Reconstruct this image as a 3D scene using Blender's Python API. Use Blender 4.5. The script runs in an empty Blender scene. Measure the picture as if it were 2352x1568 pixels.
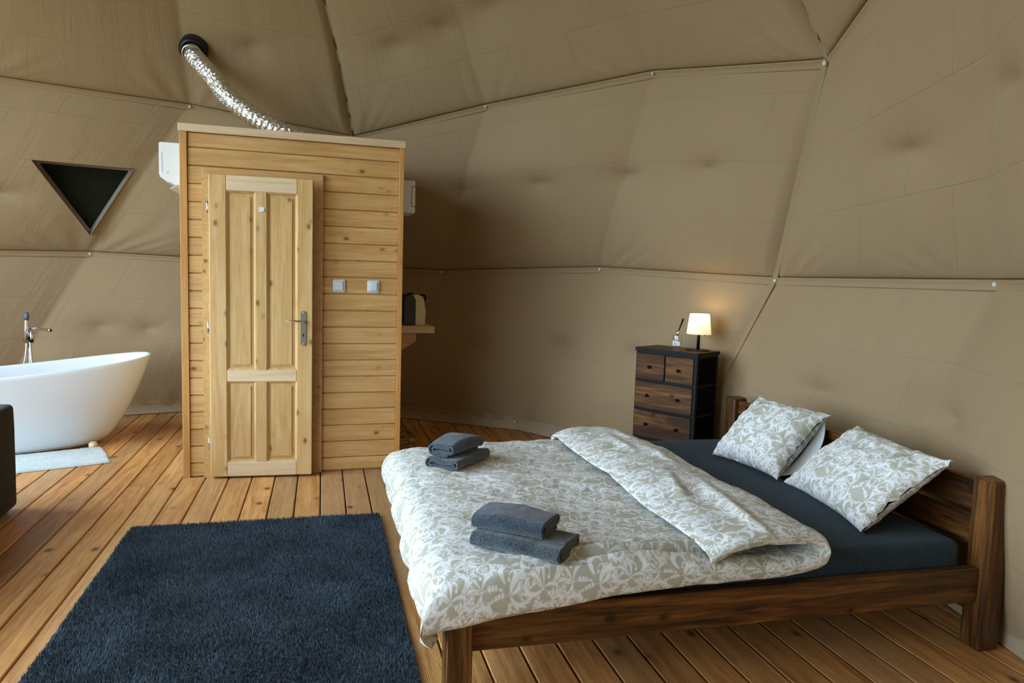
import bpy, bmesh, math, random
import numpy as np
from mathutils import Vector, Matrix, noise as mnoise
random.seed(7); rng = np.random.default_rng(7)
R_ = math.radians; PI = math.pi
scene = bpy.context.scene
COL = scene.collection

# ------------------------------------------------------------------ camera
cam = bpy.data.cameras.new('camera'); camo = bpy.data.objects.new('camera', cam); COL.objects.link(camo)
cam.sensor_width = 36.0; cam.lens = 1644.44/2352*36.0; cam.clip_start = .02
pitch, roll, yaw = R_(5.3638), R_(1.78484), R_(-14.933)
fwd = Vector((0, math.cos(pitch), -math.sin(pitch))); rgt = Vector((1, 0, 0)); upv = rgt.cross(fwd)
rr = rgt*math.cos(roll)+upv*math.sin(roll); uu = -rgt*math.sin(roll)+upv*math.cos(roll)
Mz = Matrix.Rotation(yaw, 3, 'Z')
rr, uu, ff = Mz@rr, Mz@uu, Mz@fwd
m = Matrix((rr, uu, -ff)).transposed().to_4x4(); m.translation = (0, 0, 1.42)
camo.matrix_world = m
scene.camera = camo

# ------------------------------------------------------------------ light and exposure
world = bpy.data.worlds.new('world'); scene.world = world; world.use_nodes = True
bg = world.node_tree.nodes['Background']
bg.inputs[0].default_value = (.70, .86, 1.0, 1); bg.inputs[1].default_value = 9.8
def area_portal(loc, az, w, h):
    l = bpy.data.lights.new('window_portal', 'AREA'); l.shape = 'RECTANGLE'; l.size = w; l.size_y = h
    l.cycles.is_portal = True
    o = bpy.data.objects.new('window_portal', l); COL.objects.link(o)
    d = Vector((-math.cos(az), -math.sin(az), 0)); o.location = loc
    o.rotation_euler = d.to_track_quat('-Z', 'Y').to_euler()
CX, CY, ZC, RS, AZ0 = -1.0741, 3.4618, .7713, 4.0102, -3.5855
_a = R_(197)
area_portal((CX+4.08*math.cos(_a), CY+4.08*math.sin(_a), 1.95), _a, 7.6, 3.95)
vs = scene.view_settings
vs.view_transform = 'Standard'; vs.look = 'None'; vs.gamma = 1.0; vs.use_curve_mapping = False
vs.exposure = 0.0

# ------------------------------------------------------------------ helpers
def obj(name, mesh, mat=None, parent=None, loc=None, rot=None, smooth=False):
    o = bpy.data.objects.new(name, mesh); COL.objects.link(o)
    if mat is not None and mesh is not None and not mesh.materials: mesh.materials.append(mat)
    if parent is not None: o.parent = parent
    if loc is not None: o.location = loc
    if rot is not None: o.rotation_euler = rot
    if smooth and mesh is not None: mesh.polygons.foreach_set('use_smooth', [True]*len(mesh.polygons))
    return o
def tag(o, label=None, cat=None, group=None, kind=None):
    if label: o['label'] = label
    if cat: o['category'] = cat
    if group: o['group'] = group
    if kind: o['kind'] = kind
    return o
def thing(name, label, cat, loc=(0, 0, 0), rz=0, group=None):
    o = obj(name, None, loc=loc, rot=(0, 0, rz)); o.empty_display_size = .1
    return tag(o, label, cat, group)
def mesh_from(name, v, f):
    me = bpy.data.meshes.new(name); me.from_pydata([tuple(map(float, p)) for p in v], [], [tuple(map(int, q)) for q in f]); me.update(); return me
def grid_mesh(name, P, closed_u=False, closed_v=False, flip=False):
    """P: (nu,nv,3) array"""
    nu, nv = P.shape[:2]; idx = np.arange(nu*nv).reshape(nu, nv)
    a = idx if not closed_u else np.vstack([idx, idx[:1]])
    if closed_v: a = np.hstack([a, a[:, :1]])
    q = np.stack([a[:-1, :-1], a[1:, :-1], a[1:, 1:], a[:-1, 1:]], -1).reshape(-1, 4)
    if flip: q = q[:, ::-1]
    me = bpy.data.meshes.new(name)
    me.vertices.add(nu*nv); me.vertices.foreach_set('co', P.reshape(-1).astype(np.float32))
    me.loops.add(q.size); me.loops.foreach_set('vertex_index', q.reshape(-1).astype(np.int32))
    me.polygons.add(len(q)); me.polygons.foreach_set('loop_start', (np.arange(len(q))*4).astype(np.int32))
    me.polygons.foreach_set('loop_total', np.full(len(q), 4, np.int32))
    me.update(calc_edges=True); me.validate()
    me.polygons.foreach_set('use_smooth', [True]*len(me.polygons))
    return me
_boxes = {}
def box_mesh(sx, sy, sz, bev=0.0, seg=1, key=True):
    k = (round(sx, 5), round(sy, 5), round(sz, 5), bev, seg)
    bm = bmesh.new(); bmesh.ops.create_cube(bm, size=1)
    bmesh.ops.scale(bm, vec=(sx, sy, sz), verts=bm.verts)
    if bev > 0: bmesh.ops.bevel(bm, geom=list(bm.edges), offset=bev, segments=seg, affect='EDGES', profile=.5)
    me = bpy.data.meshes.new('box'); bm.to_mesh(me); bm.free()
    if seg > 1: me.polygons.foreach_set('use_smooth', [True]*len(me.polygons))
    return me
def box(name, lo, hi, mat, parent=None, bev=0.0, seg=1):
    s = [hi[i]-lo[i] for i in range(3)]; c = [(hi[i]+lo[i])/2 for i in range(3)]
    return obj(name, box_mesh(*s, bev, seg), mat, parent, loc=c)
def frames(path, closed=False):
    p = np.array(path, float); n = len(p)
    t = np.gradient(p, axis=0); t /= np.linalg.norm(t, axis=1)[:, None]+1e-12
    up = np.array([0, 0, 1.]) if abs(t[0][2]) < .9 else np.array([1., 0, 0])
    a = np.cross(t[0], up); a /= np.linalg.norm(a); A = [a]
    for i in range(1, n):
        a = A[-1]-t[i]*(A[-1]@t[i]); a /= np.linalg.norm(a); A.append(a)
    A = np.array(A); return p, t, A, np.cross(t, A)
def tube_mesh(name, path, r, seg=10, caps=True):
    p, t, A, B = frames(path); r = np.broadcast_to(np.array(r, float), (len(p),))
    th = np.linspace(0, 2*PI, seg, endpoint=False)
    P = p[:, None]+r[:, None, None]*(np.cos(th)[None, :, None]*A[:, None]+np.sin(th)[None, :, None]*B[:, None])
    me = grid_mesh(name, P, closed_v=True)
    if caps:
        bm = bmesh.new(); bm.from_mesh(me); bm.verts.ensure_lookup_table()
        n = len(p)
        bm.faces.new([bm.verts[i] for i in range(seg)][::-1]); bm.faces.new([bm.verts[(n-1)*seg+i] for i in range(seg)])
        bmesh.ops.recalc_face_normals(bm, faces=bm.faces); bm.to_mesh(me); bm.free()
    return me
def lathe_mesh(name, prof, seg=32):
    th = np.linspace(0, 2*PI, seg, endpoint=False); prof = np.array(prof, float)
    P = np.stack([prof[:, 0][:, None]*np.cos(th), prof[:, 0][:, None]*np.sin(th), np.repeat(prof[:, 1][:, None], seg, 1)], -1)
    me = grid_mesh(name, P, closed_v=True)
    bm = bmesh.new(); bm.from_mesh(me); bmesh.ops.remove_doubles(bm, verts=bm.verts, dist=1e-6)
    bmesh.ops.recalc_face_normals(bm, faces=bm.faces); bm.to_mesh(me); bm.free(); return me
def prism_mesh(name, poly, z0, z1, bev=0):
    """poly: 2D points (x,y) ccw, extruded in z"""
    bm = bmesh.new(); vs_ = [bm.verts.new((x, y, z0)) for x, y in poly]; f = bm.faces.new(vs_)
    r = bmesh.ops.extrude_face_region(bm, geom=[f]); bmesh.ops.translate(bm, vec=(0, 0, z1-z0), verts=[g for g in r['geom'] if isinstance(g, bmesh.types.BMVert)])
    if bev: bmesh.ops.bevel(bm, geom=list(bm.edges), offset=bev, segments=2, affect='EDGES')
    bmesh.ops.recalc_face_normals(bm, faces=bm.faces)
    me = bpy.data.meshes.new(name); bm.to_mesh(me); bm.free(); return me
def catmull(pts, n):
    p = np.array(pts, float); p = np.vstack([2*p[0]-p[1], p, 2*p[-1]-p[-2]]); out = []
    m_ = len(p)-3
    for i in range(m_):
        for t in np.linspace(0, 1, 24, endpoint=False):
            a, b, c, d = p[i:i+4]
            out.append(.5*((2*b)+(-a+c)*t+(2*a-5*b+4*c-d)*t*t+(-a+3*b-3*c+d)*t**3))
    out.append(p[-2]); out = np.array(out)
    s = np.r_[0, np.cumsum(np.linalg.norm(np.diff(out, axis=0), axis=1))]
    q = np.linspace(0, s[-1], n)
    return np.stack([np.interp(q, s, out[:, k]) for k in range(out.shape[1])], 1), q
_perm = rng.random((64, 64))
def vnoise(x, y, s=1.0):
    """smooth value noise, numpy"""
    x = np.asarray(x)*s; y = np.asarray(y)*s
    xi = np.floor(x).astype(int); yi = np.floor(y).astype(int); fx = x-xi; fy = y-yi
    fx = fx*fx*(3-2*fx); fy = fy*fy*(3-2*fy)
    g = lambda a, b: _perm[a % 64, b % 64]
    return (g(xi, yi)*(1-fx)+g(xi+1, yi)*fx)*(1-fy)+(g(xi, yi+1)*(1-fx)+g(xi+1, yi+1)*fx)*fy-.5

# ------------------------------------------------------------------ materials
def srgb(r, g, b):
    f = lambda c: (c/255/12.92 if c/255 <= .04045 else ((c/255+.055)/1.055)**2.4)
    return (f(r), f(g), f(b), 1)
class NT:
    def __init__(s, name):
        s.m = bpy.data.materials.new(name); s.m.use_nodes = True; s.t = s.m.node_tree
        s.b = s.t.nodes['Principled BSDF']
    def n(s, typ, ins=None, **pr):
        nd = s.t.nodes.new(typ)
        for k, v in pr.items(): setattr(nd, k, v)
        for k, v in (ins or {}).items():
            if isinstance(v, bpy.types.NodeSocket): s.t.links.new(v, nd.inputs[k])
            else: nd.inputs[k].default_value = v
        return nd
    def set(s, **kw):
        for k, v in kw.items():
            k = k.replace('_', ' ')
            if isinstance(v, bpy.types.NodeSocket): s.t.links.new(v, s.b.inputs[k])
            else: s.b.inputs[k].default_value = v
    def ramp(s, fac, stops):
        r = s.n('ShaderNodeValToRGB', {0: fac}); e = r.color_ramp.elements
        while len(e) < len(stops): e.new(.5)
        for i, (p, c) in enumerate(stops): e[i].position = p; e[i].color = c if len(c) == 4 else (*c, 1)
        return r.outputs[0]
    def mix(s, f, a, b, mode='MIX'):
        x = s.n('ShaderNodeMix', data_type='RGBA', blend_type=mode)
        for k, v in ((0, f), (6, a), (7, b)):
            if isinstance(v, bpy.types.NodeSocket): s.t.links.new(v, x.inputs[k])
            else: x.inputs[k].default_value = v
        return x.outputs[2]
    def math(s, op, a, b=0.0):
        return s.n('ShaderNodeMath', {0: a, 1: b}, operation=op).outputs[0]
    def bump(s, h, strength=.3, dist=.002):
        bn = s.n('ShaderNodeBump', {'Height': h, 'Strength': strength, 'Distance': dist})
        s.set(Normal=bn.outputs[0])
def plain(name, c, rough=.5, metal=0.0, bump=None, spec=.5):
    x = NT(name); x.set(Base_Color=c, Roughness=rough, Metallic=metal); x.b.inputs['Specular IOR Level'].default_value = spec
    tc = x.n('ShaderNodeTexCoord').outputs['Object']
    nz = x.n('ShaderNodeTexNoise', {'Vector': tc, 'Scale': 40.0 if bump is None else bump[0], 'Detail': 4.0})
    if bump: x.bump(nz.outputs[0], bump[1], bump[2])
    else:
        x.set(Roughness=x.math('ADD', x.math('MULTIPLY', nz.outputs[0], .12), rough-.06))
    return x.m
def wood(name, dark, mid, light, axis=0, knot=srgb(70, 38, 18), kd=1.0, rough=.5, var=.18, grain=1.0, ridge=False, grey=None, spec=.4, con=(.30, .5, .68)):
    x = NT(name)
    tc = x.n('ShaderNodeTexCoord').outputs['Object']; oi = x.n('ShaderNodeObjectInfo').outputs['Random']
    off = x.n('ShaderNodeCombineXYZ', {0: x.math('MULTIPLY', oi, 31.7), 1: x.math('MULTIPLY', oi, 57.3), 2: x.math('MULTIPLY', oi, 17.9)}).outputs[0]
    p = x.n('ShaderNodeVectorMath', {0: tc, 1: off}, operation='ADD').outputs[0]
    sc = [14.0, 14.0, 14.0]; sc[axis] = .9
    mp = x.n('ShaderNodeMapping', {'Vector': p, 'Scale': sc}).outputs[0]
    n1 = x.n('ShaderNodeTexNoise', {'Vector': mp, 'Scale': 1.6*grain, 'Detail': 7.0, 'Roughness': .62, 'Distortion': .9}).outputs[0]
    n2 = x.n('ShaderNodeTexNoise', {'Vector': mp, 'Scale': 7.5*grain, 'Detail': 3.0, 'Roughness': .6}).outputs[0]
    fac = x.math('ADD', x.math('MULTIPLY', n1, .72), x.math('MULTIPLY', n2, .28))
    col = x.ramp(fac, [(con[0], dark), (con[1], mid), (con[2], light)])
    big = x.n('ShaderNodeTexNoise', {'Vector': p, 'Scale': 2.3, 'Detail': 2.0}).outputs[0]
    col = x.mix(x.math('MULTIPLY', x.ramp(big, [(.45, (0, 0, 0)), (.75, (1, 1, 1))]), .35), col, dark)
    if grey is not None:
        wn = x.n('ShaderNodeTexWhiteNoise', {'W': x.math('MULTIPLY', oi, 913.0)}, noise_dimensions='1D').outputs[0]
        col = x.mix(x.math('MULTIPLY', x.math('POWER', wn, 1.5), .55), col, grey)
    ks = [8.0*kd]*3; ks[axis] = 5.2*kd
    kp = x.n('ShaderNodeMapping', {'Vector': p, 'Scale': ks}).outputs[0]
    vo = x.n('ShaderNodeTexVoronoi', {'Vector': kp, 'Scale': 1.0, 'Randomness': 1.0}).outputs['Distance']
    km = x.ramp(vo, [(.07, (1, 1, 1)), (.11, (.45, .45, .45)), (.16, (.12, .12, .12)), (.24, (0, 0, 0))])
    col = x.mix(x.math('MULTIPLY', km, .85), col, knot)
    hs = x.n('ShaderNodeHueSaturation', {'Color': col, 'Value': x.math('ADD', x.math('MULTIPLY', oi, var), 1-var/2), 'Saturation': 1.0, 'Fac': 1.0}).outputs[0]
    x.set(Base_Color=hs, Roughness=rough); x.b.inputs['Specular IOR Level'].default_value = spec
    h = fac
    if ridge:
        sx = x.n('ShaderNodeSeparateXYZ', {0: tc}).outputs[0]
        wv = x.math('SINE', x.math('MULTIPLY', sx, 2*PI/.0062))
        rs = x.math('GREATER_THAN', x.n('ShaderNodeTexWhiteNoise', {'W': x.math('MULTIPLY', oi, 77.0)}, noise_dimensions='1D').outputs[0], .35)
        h = x.math('ADD', x.math('MULTIPLY', x.math('MULTIPLY', wv, .8), rs), fac)
    x.bump(h, .22, .0025)
    return x.m
def fabric(name, col, col2, scale=300.0, rough=.95, bs=.4, bd=.001, big=6.0, sheen=.2):
    x = NT(name); tc = x.n('ShaderNodeTexCoord').outputs['Object']
    n1 = x.n('ShaderNodeTexNoise', {'Vector': tc, 'Scale': scale, 'Detail': 2.0}).outputs[0]
    n2 = x.n('ShaderNodeTexNoise', {'Vector': tc, 'Scale': big, 'Detail': 3.0}).outputs[0]
    c = x.mix(x.ramp(x.math('ADD', x.math('MULTIPLY', n1, .6), x.math('MULTIPLY', n2, .4)), [(.35, (0, 0, 0)), (.65, (1, 1, 1))]), col, col2)
    x.set(Base_Color=c, Roughness=rough, Sheen_Weight=sheen); x.b.inputs['Specular IOR Level'].default_value = .15
    x.bump(n1, bs, bd); return x.m

M = {}
M['pine'] = wood('pine_x', srgb(186, 136, 78), srgb(211, 166, 105), srgb(222, 186, 133), 0, knot=srgb(116, 68, 30), kd=1.15, rough=.42, var=.12)
M['pine_z'] = wood('pine_z', srgb(186, 142, 84), srgb(208, 169, 111), srgb(219, 189, 138), 2, knot=srgb(120, 76, 36), kd=1.1, rough=.42, var=.10)
M['pine_pale'] = wood('pine_pale', srgb(206, 176, 134), srgb(222, 196, 158), srgb(230, 208, 176), 0, knot=srgb(170, 128, 84), kd=.8, rough=.45, var=.05)
M['pine_trim'] = wood('pine_trim', srgb(186, 130, 66), srgb(204, 150, 84), srgb(214, 166, 102), 2, knot=srgb(130, 80, 36), kd=.6, rough=.42, var=.06)
M['pine_y'] = wood('pine_y', srgb(176, 132, 78), srgb(208, 168, 110), srgb(222, 190, 140), 1, knot=srgb(112, 66, 30), kd=1.0, rough=.42, var=.10)
M['deck'] = wood('deck', srgb(158, 102, 52), srgb(200, 144, 82), srgb(220, 170, 106), 1, knot=srgb(62, 34, 18), kd=.8, rough=.48, var=.32, grey=srgb(170, 146, 114), ridge=True, con=(.36, .5, .65))
M['bedwood'] = wood('bed_wood_x', srgb(34, 19, 8), srgb(88, 54, 22), srgb(134, 88, 40), 0, knot=srgb(26, 14, 8), kd=.9, rough=.38, var=.1, con=(.38, .5, .63))
M['bedwood_y'] = wood('bed_wood_y', srgb(34, 19, 8), srgb(88, 54, 22), srgb(134, 88, 40), 1, knot=srgb(26, 14, 8), kd=.9, rough=.38, var=.1, con=(.38, .5, .63))
M['bedwood_z'] = wood('bed_wood_z', srgb(34, 19, 8), srgb(84, 52, 21), srgb(130, 86, 38), 2, knot=srgb(26, 14, 8), kd=.7, rough=.38, var=.1, con=(.38, .5, .63))
M['rustic'] = wood('rustic', srgb(22, 13, 8), srgb(76, 47, 22), srgb(138, 94, 46), 0, knot=srgb(20, 12, 7), kd=1.2, rough=.5, var=.2, grain=.6, spec=.2)
M['white'] = plain('white_plastic', srgb(226, 230, 234), .35)
M['white2'] = plain('white_sticker', srgb(220, 224, 228), .5)
M['acrylic'] = plain('white_acrylic', srgb(216, 222, 227), .12)
M['black'] = plain('black_metal', srgb(11, 11, 12), .5, spec=.2)
M['blackfab'] = plain('black_fabric', srgb(9, 9, 10), .95, bump=(300, .3, .001), spec=.1)
M['sofa'] = fabric('sofa_velvet', srgb(12, 13, 15), srgb(22, 24, 28), 260, big=5, sheen=.12)
M['chrome'] = plain('chrome', (.78, .8, .82, 1), .12, 1.0)
M['steel'] = plain('brushed_steel', (.34, .33, .30, 1), .38, 1.0)
M['darkgap'] = plain('dark_underfloor', srgb(26, 18, 12), .9)
M['sheet'] = fabric('sheet_jersey', srgb(42, 57, 69), srgb(54, 70, 82), 420, big=30, sheen=.05)
M['towel'] = fabric('towel_terry', srgb(26, 36, 48), srgb(74, 90, 106), 240, bs=1.0, bd=.006, big=12, sheen=.4)
M['towel2'] = fabric('towel_weave', srgb(30, 39, 47), srgb(82, 96, 104), 200, bs=1.0, bd=.006, big=10, sheen=.4)
M['rug'] = fabric('rug_base', srgb(52, 66, 78), srgb(84, 99, 110), 120, big=7, sheen=.1)
M['mat'] = fabric('bath_mat', srgb(176, 190, 192), srgb(204, 214, 214), 160, bs=.8, bd=.004, big=9)
M['cable'] = plain('pale_cable', srgb(190, 170, 150), .5)
M['knobm'] = plain('button_plastic', srgb(206, 206, 198), .35)
M['rubber'] = plain('black_rubber', srgb(12, 18, 24), .4)
M['cream'] = plain('cream_plastic', srgb(222, 212, 170), .3)
M['darkplastic'] = plain('dark_plastic', srgb(26, 26, 30), .3)
M['kettle'] = plain('kettle_steel', (.35, .34, .33, 1), .25, 1.0)
M['grass'] = fabric('lawn', srgb(70, 84, 44), srgb(96, 104, 60), 3, big=.3)
M['silverfoil'] = plain('foil_tape', (.55, .57, .62, 1), .4, .8, bump=(60, .5, .004))
def mk_foil():
    x = NT('foil_duct'); tc = x.n('ShaderNodeTexCoord').outputs['Object']
    v = x.n('ShaderNodeTexVoronoi', {'Vector': tc, 'Scale': 42.0}, feature='F1').outputs['Distance']
    n = x.n('ShaderNodeTexNoise', {'Vector': tc, 'Scale': 60.0, 'Detail': 4.0}).outputs[0]
    x.set(Base_Color=(.86, .83, .79, 1), Metallic=.92, Roughness=.30); x.bump(x.math('ADD', v, n), .8, .010); return x.m
M['foil'] = mk_foil()
def mk_liner():
    x = NT('tent_liner'); tcn = x.n('ShaderNodeTexCoord'); tc = tcn.outputs['Object']; uv = tcn.outputs['UV']
    n1 = x.n('ShaderNodeTexNoise', {'Vector': tc, 'Scale': 1.3, 'Detail': 3.0}).outputs[0]
    n2 = x.n('ShaderNodeTexNoise', {'Vector': tc, 'Scale': 14.0, 'Detail': 6.0, 'Roughness': .6, 'Distortion': 1.2}).outputs[0]
    c = x.mix(n1, srgb(150, 127, 95), srgb(160, 138, 106))
    mp = x.n('ShaderNodeMapping', {'Vector': uv, 'Scale': (7.0, 1.6, 1.0)}).outputs[0]
    n3 = x.n('ShaderNodeTexNoise', {'Vector': mp, 'Scale': 1.0, 'Detail': 5.0, 'Distortion': 1.5}).outputs[0]
    br = x.n('ShaderNodeTexBrick', {'Vector': uv, 'Scale': 1.0, 'Mortar Size': .004, 'Mortar Smooth': .6, 'Brick Width': .62, 'Row Height': .41, 'Color1': (1, 1, 1, 1), 'Color2': (1, 1, 1, 1), 'Mortar': (0, 0, 0, 1)}).outputs['Fac']
    x.set(Base_Color=c, Roughness=.8); x.b.inputs['Specular IOR Level'].default_value = .25
    h = x.math('ADD', x.math('MULTIPLY', n2, .25), x.math('ADD', x.math('MULTIPLY', n3, .8), x.math('MULTIPLY', br, .35)))
    x.bump(h, .5, .012); return x.m
M['liner'] = mk_liner()
M['band'] = plain('liner_band', srgb(154, 132, 100), .8, bump=(60, .15, .002), spec=.2)
M['hem'] = plain('liner_hem', srgb(168, 150, 124), .75, bump=(20, .15, .004), spec=.2)
def mk_print(name, base, white):
    x = NT(name); at = x.n('ShaderNodeAttribute', attribute_name='pattern', attribute_type='GEOMETRY').outputs['Fac']
    tc = x.n('ShaderNodeTexCoord').outputs['Object']
    n = x.n('ShaderNodeTexNoise', {'Vector': tc, 'Scale': 600.0, 'Detail': 2.0}).outputs[0]
    n2 = x.n('ShaderNodeTexNoise', {'Vector': tc, 'Scale': 30.0, 'Detail': 4.0}).outputs[0]
    x.set(Base_Color=x.mix(at, base, white), Roughness=.9); x.b.inputs['Specular IOR Level'].default_value = .15
    x.bump(x.math('ADD', n2, x.math('MULTIPLY', n, .1)), .35, .008); return x.m
M['print'] = mk_print('damask_cotton', srgb(184, 184, 168), srgb(232, 235, 238))
M['cotton'] = plain('plain_cotton', srgb(206, 210, 210), .9, bump=(50, .2, .003), spec=.15)
def mk_glass(name, tint=(1, 1, 1, 1), gl=.08):
    x = NT(name); t = x.t; out = t.nodes['Material Output']
    tr = x.n('ShaderNodeBsdfTransparent', {0: tint}); g = x.n('ShaderNodeBsdfGlossy', {'Color': (1, 1, 1, 1), 'Roughness': .03})
    fr = x.n('ShaderNodeLayerWeight', {'Blend': .25}).outputs['Facing']
    mx = x.n('ShaderNodeMixShader', {0: x.math('ADD', x.math('MULTIPLY', fr, .35), gl), 1: tr.outputs[0], 2: g.outputs[0]})
    t.links.new(mx.outputs[0], out.inputs[0]); return x.m
M['glass'] = mk_glass('bottle_glass', (.93, .95, .95, 1), .06)
M['pane'] = mk_glass('clear_window_foil', (.97, .98, 1, 1), .02)
M['netting'] = fabric('dark_netting', srgb(20, 24, 16), srgb(36, 38, 26), 90, big=3, sheen=0)
def mk_shade():
    x = NT('lamp_shade'); t = x.t; out = t.nodes['Material Output']
    a = x.n('ShaderNodeBsdfTranslucent', {'Color': (.95, .86, .70, 1)}); b = x.n('ShaderNodeBsdfDiffuse', {'Color': (.92, .88, .80, 1)})
    mx = x.n('ShaderNodeMixShader', {0: .5, 1: a.outputs[0], 2: b.outputs[0]})
    e = x.n('ShaderNodeEmission', {'Color': (1, .82, .56, 1), 'Strength': .38})
    ad = x.n('ShaderNodeAddShader', {0: mx.outputs[0], 1: e.outputs[0]}); t.links.new(ad.outputs[0], out.inputs[0]); return x.m
M['shade'] = mk_shade()

# ------------------------------------------------------------------ floor
FR = 4.06
floor = tag(obj('floor', prism_mesh('floor', [(FR*math.cos(a), FR*math.sin(a)) for a in np.linspace(0, 2*PI, 60, endpoint=False)], -.30, -.040), M['darkgap'], loc=(CX, CY, 0)), kind='structure')
PITCH = .1485; XM = -.0
# one seam of the boards lies through this point
seam_x = None
def plank(x0, y0, y1, w):
    """board along y: chamfered top edges, local origin at its middle"""
    h = .036; ch = .004; hw = w/2; L = (y1-y0)/2
    prof = [(-hw, -h), (hw, -h), (hw, -ch), (hw-ch, 0), (-hw+ch, 0), (-hw, -ch)]
    v = [(x, -L, z) for x, z in prof]+[(x, L, z) for x, z in prof]
    f = [[i, i+6, (i+1) % 6+6, (i+1) % 6] for i in range(6)]+[list(range(6)), list(range(11, 5, -1))]
    me = mesh_from('plank', v, [q[::-1] if len(q) == 4 else q for q in f])
    bm = bmesh.new(); bm.from_mesh(me); bmesh.ops.recalc_face_normals(bm, faces=bm.faces); bm.to_mesh(me); bm.free()
    obj('plank', me, M['deck'], floor, loc=(x0-CX, (y0+y1)/2-CY, 0))
SEAM0 = .2935   # x of the board joint that runs past the rug's right edge
k0 = int(math.floor((CX-FR-SEAM0)/PITCH)); k1 = int(math.ceil((CX+FR-SEAM0)/PITCH))
for k in range(k0, k1):
    xa = SEAM0+k*PITCH; xc = xa+PITCH/2
    far_ = max(abs(xa-CX), abs(xa+PITCH-CX))
    if far_ >= FR: continue
    L = math.sqrt(FR*FR-far_**2)
    w = PITCH-.0068
    cuts = []
    if k == 0: cuts = [3.17]
    elif k == -1: cuts = [3.17]
    elif random.random() < .45 and L > 2: cuts = [CY+random.uniform(-.6, .6)*L]
    ys = [CY-L]+cuts+[CY+L]
    for a, b in zip(ys[:-1], ys[1:]): plank(xc, a+.001, b-.001, w)

# ------------------------------------------------------------------ dome liner
OV = {('r', 2): (1.099, 6.765, 1.443), ('r', 1): (2.24, 5.597, 1.506), ('r', 0): (2.835, 4.042, 1.455), ('r', 14): (2.859, 2.493, 1.464), ('r', 4): (-2.033, 7.286, 1.508),
      ('p', 0): (2.503, 3.262, 2.574), ('p', 1): (.264, 6.761, 2.617), ('m', 0, 0): (2.171, 4.607, 2.83), ('m', 0, 1): (1.308, 5.954, 2.819), ('m', 1, 0): (-1.121, 6.915, 2.81)}
def S(az, zr):
    a = R_(az+AZ0); r = math.sqrt(1-zr*zr)*RS
    return np.array([CX+r*math.cos(a), CY+r*math.sin(a), ZC+zr*RS])
def ringv(k): return np.array(OV.get(('r', k % 15), S(12+24*k, .1737)))
def basev(k):
    p = S(24*k, .1737); f = {13: 1.02, 14: 1.03, 0: 1.012}.get(k % 15, 1.0)
    return np.array([CX+(p[0]-CX)*f, CY+(p[1]-CY)*f, 0.0])
def pentv(k): return np.array(OV.get(('p', k % 5), S(72*k, .4472)))
def midv(k, j): return np.array(OV.get(('m', k % 5, j), S(72*k+(22.4 if j == 0 else 49.6), .5143)))
def topline(k): return [pentv(k), midv(k, 0), midv(k, 1), pentv(k+1)]
def ringline(k): return [ringv(3*k+i) for i in range(4)]
def baseline(k): return [basev(3*k+1+i) for i in range(4)]
def pl(pts, t):
    t = np.asarray(t); pts = np.array(pts); return np.stack([np.interp(t, range(len(pts)), pts[:, i]) for i in range(3)], -1)
DC = np.array([CX, CY, ZC])
TUFTS = np.array([[1.215, 6.293, 2.141], [1.762, 5.733, 2.162], [2.191, 5.04, 2.179], [2.472, 4.279, 2.145], [2.529, 2.703, 2.025], [2.279, 2.034, 2.131],
                  [1.407, 6.458, .738], [1.989, 5.859, .812], [2.424, 5.163, .828], [2.815, 3.55, .789], [2.732, 2.659, .807], [-1.956, 7.25, .828], [-1.573, 7.319, .806],
                  [-.599, 6.429, 3.242], [.527, 6.001, 3.246], [.828, 5.688, 3.332], [1.123, 5.322, 3.388], [-2.6, 6.9, 1.95], [-.9, 7.15, 1.95], [-2.7, 6.2, 3.1]])
def dimple(P, belly):
    """inward displacement with tucks pulled back to the frame"""
    d = belly.copy(); az = np.arctan2(P[..., 1]-CY, P[..., 0]-CX)
    for p in TUFTS:
        a0 = math.atan2(p[1]-CY, p[0]-CX); da = np.angle(np.exp(1j*(az-a0)))
        rad = math.hypot(p[0]-CX, p[1]-CY)
        dh = da*rad; dz = (P[..., 2]-p[2])*(1.25 if p[2] > 1.5 else 1.0)
        up_ = np.where(dz > 0, .11, .16)
        r = np.sqrt((dh/.26)**2+(dz/up_)**2)
        d -= .075*np.exp(-r*1.5)*(np.abs(da) < .5)
    return d
def prof(w, a=.34, b=.95):
    f = lambda x: np.power(np.clip(x, 0, 1), a)*np.power(np.clip(1-x, 0, 1), b)
    w0 = a/(a+b); return f(w)/f(w0)
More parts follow.
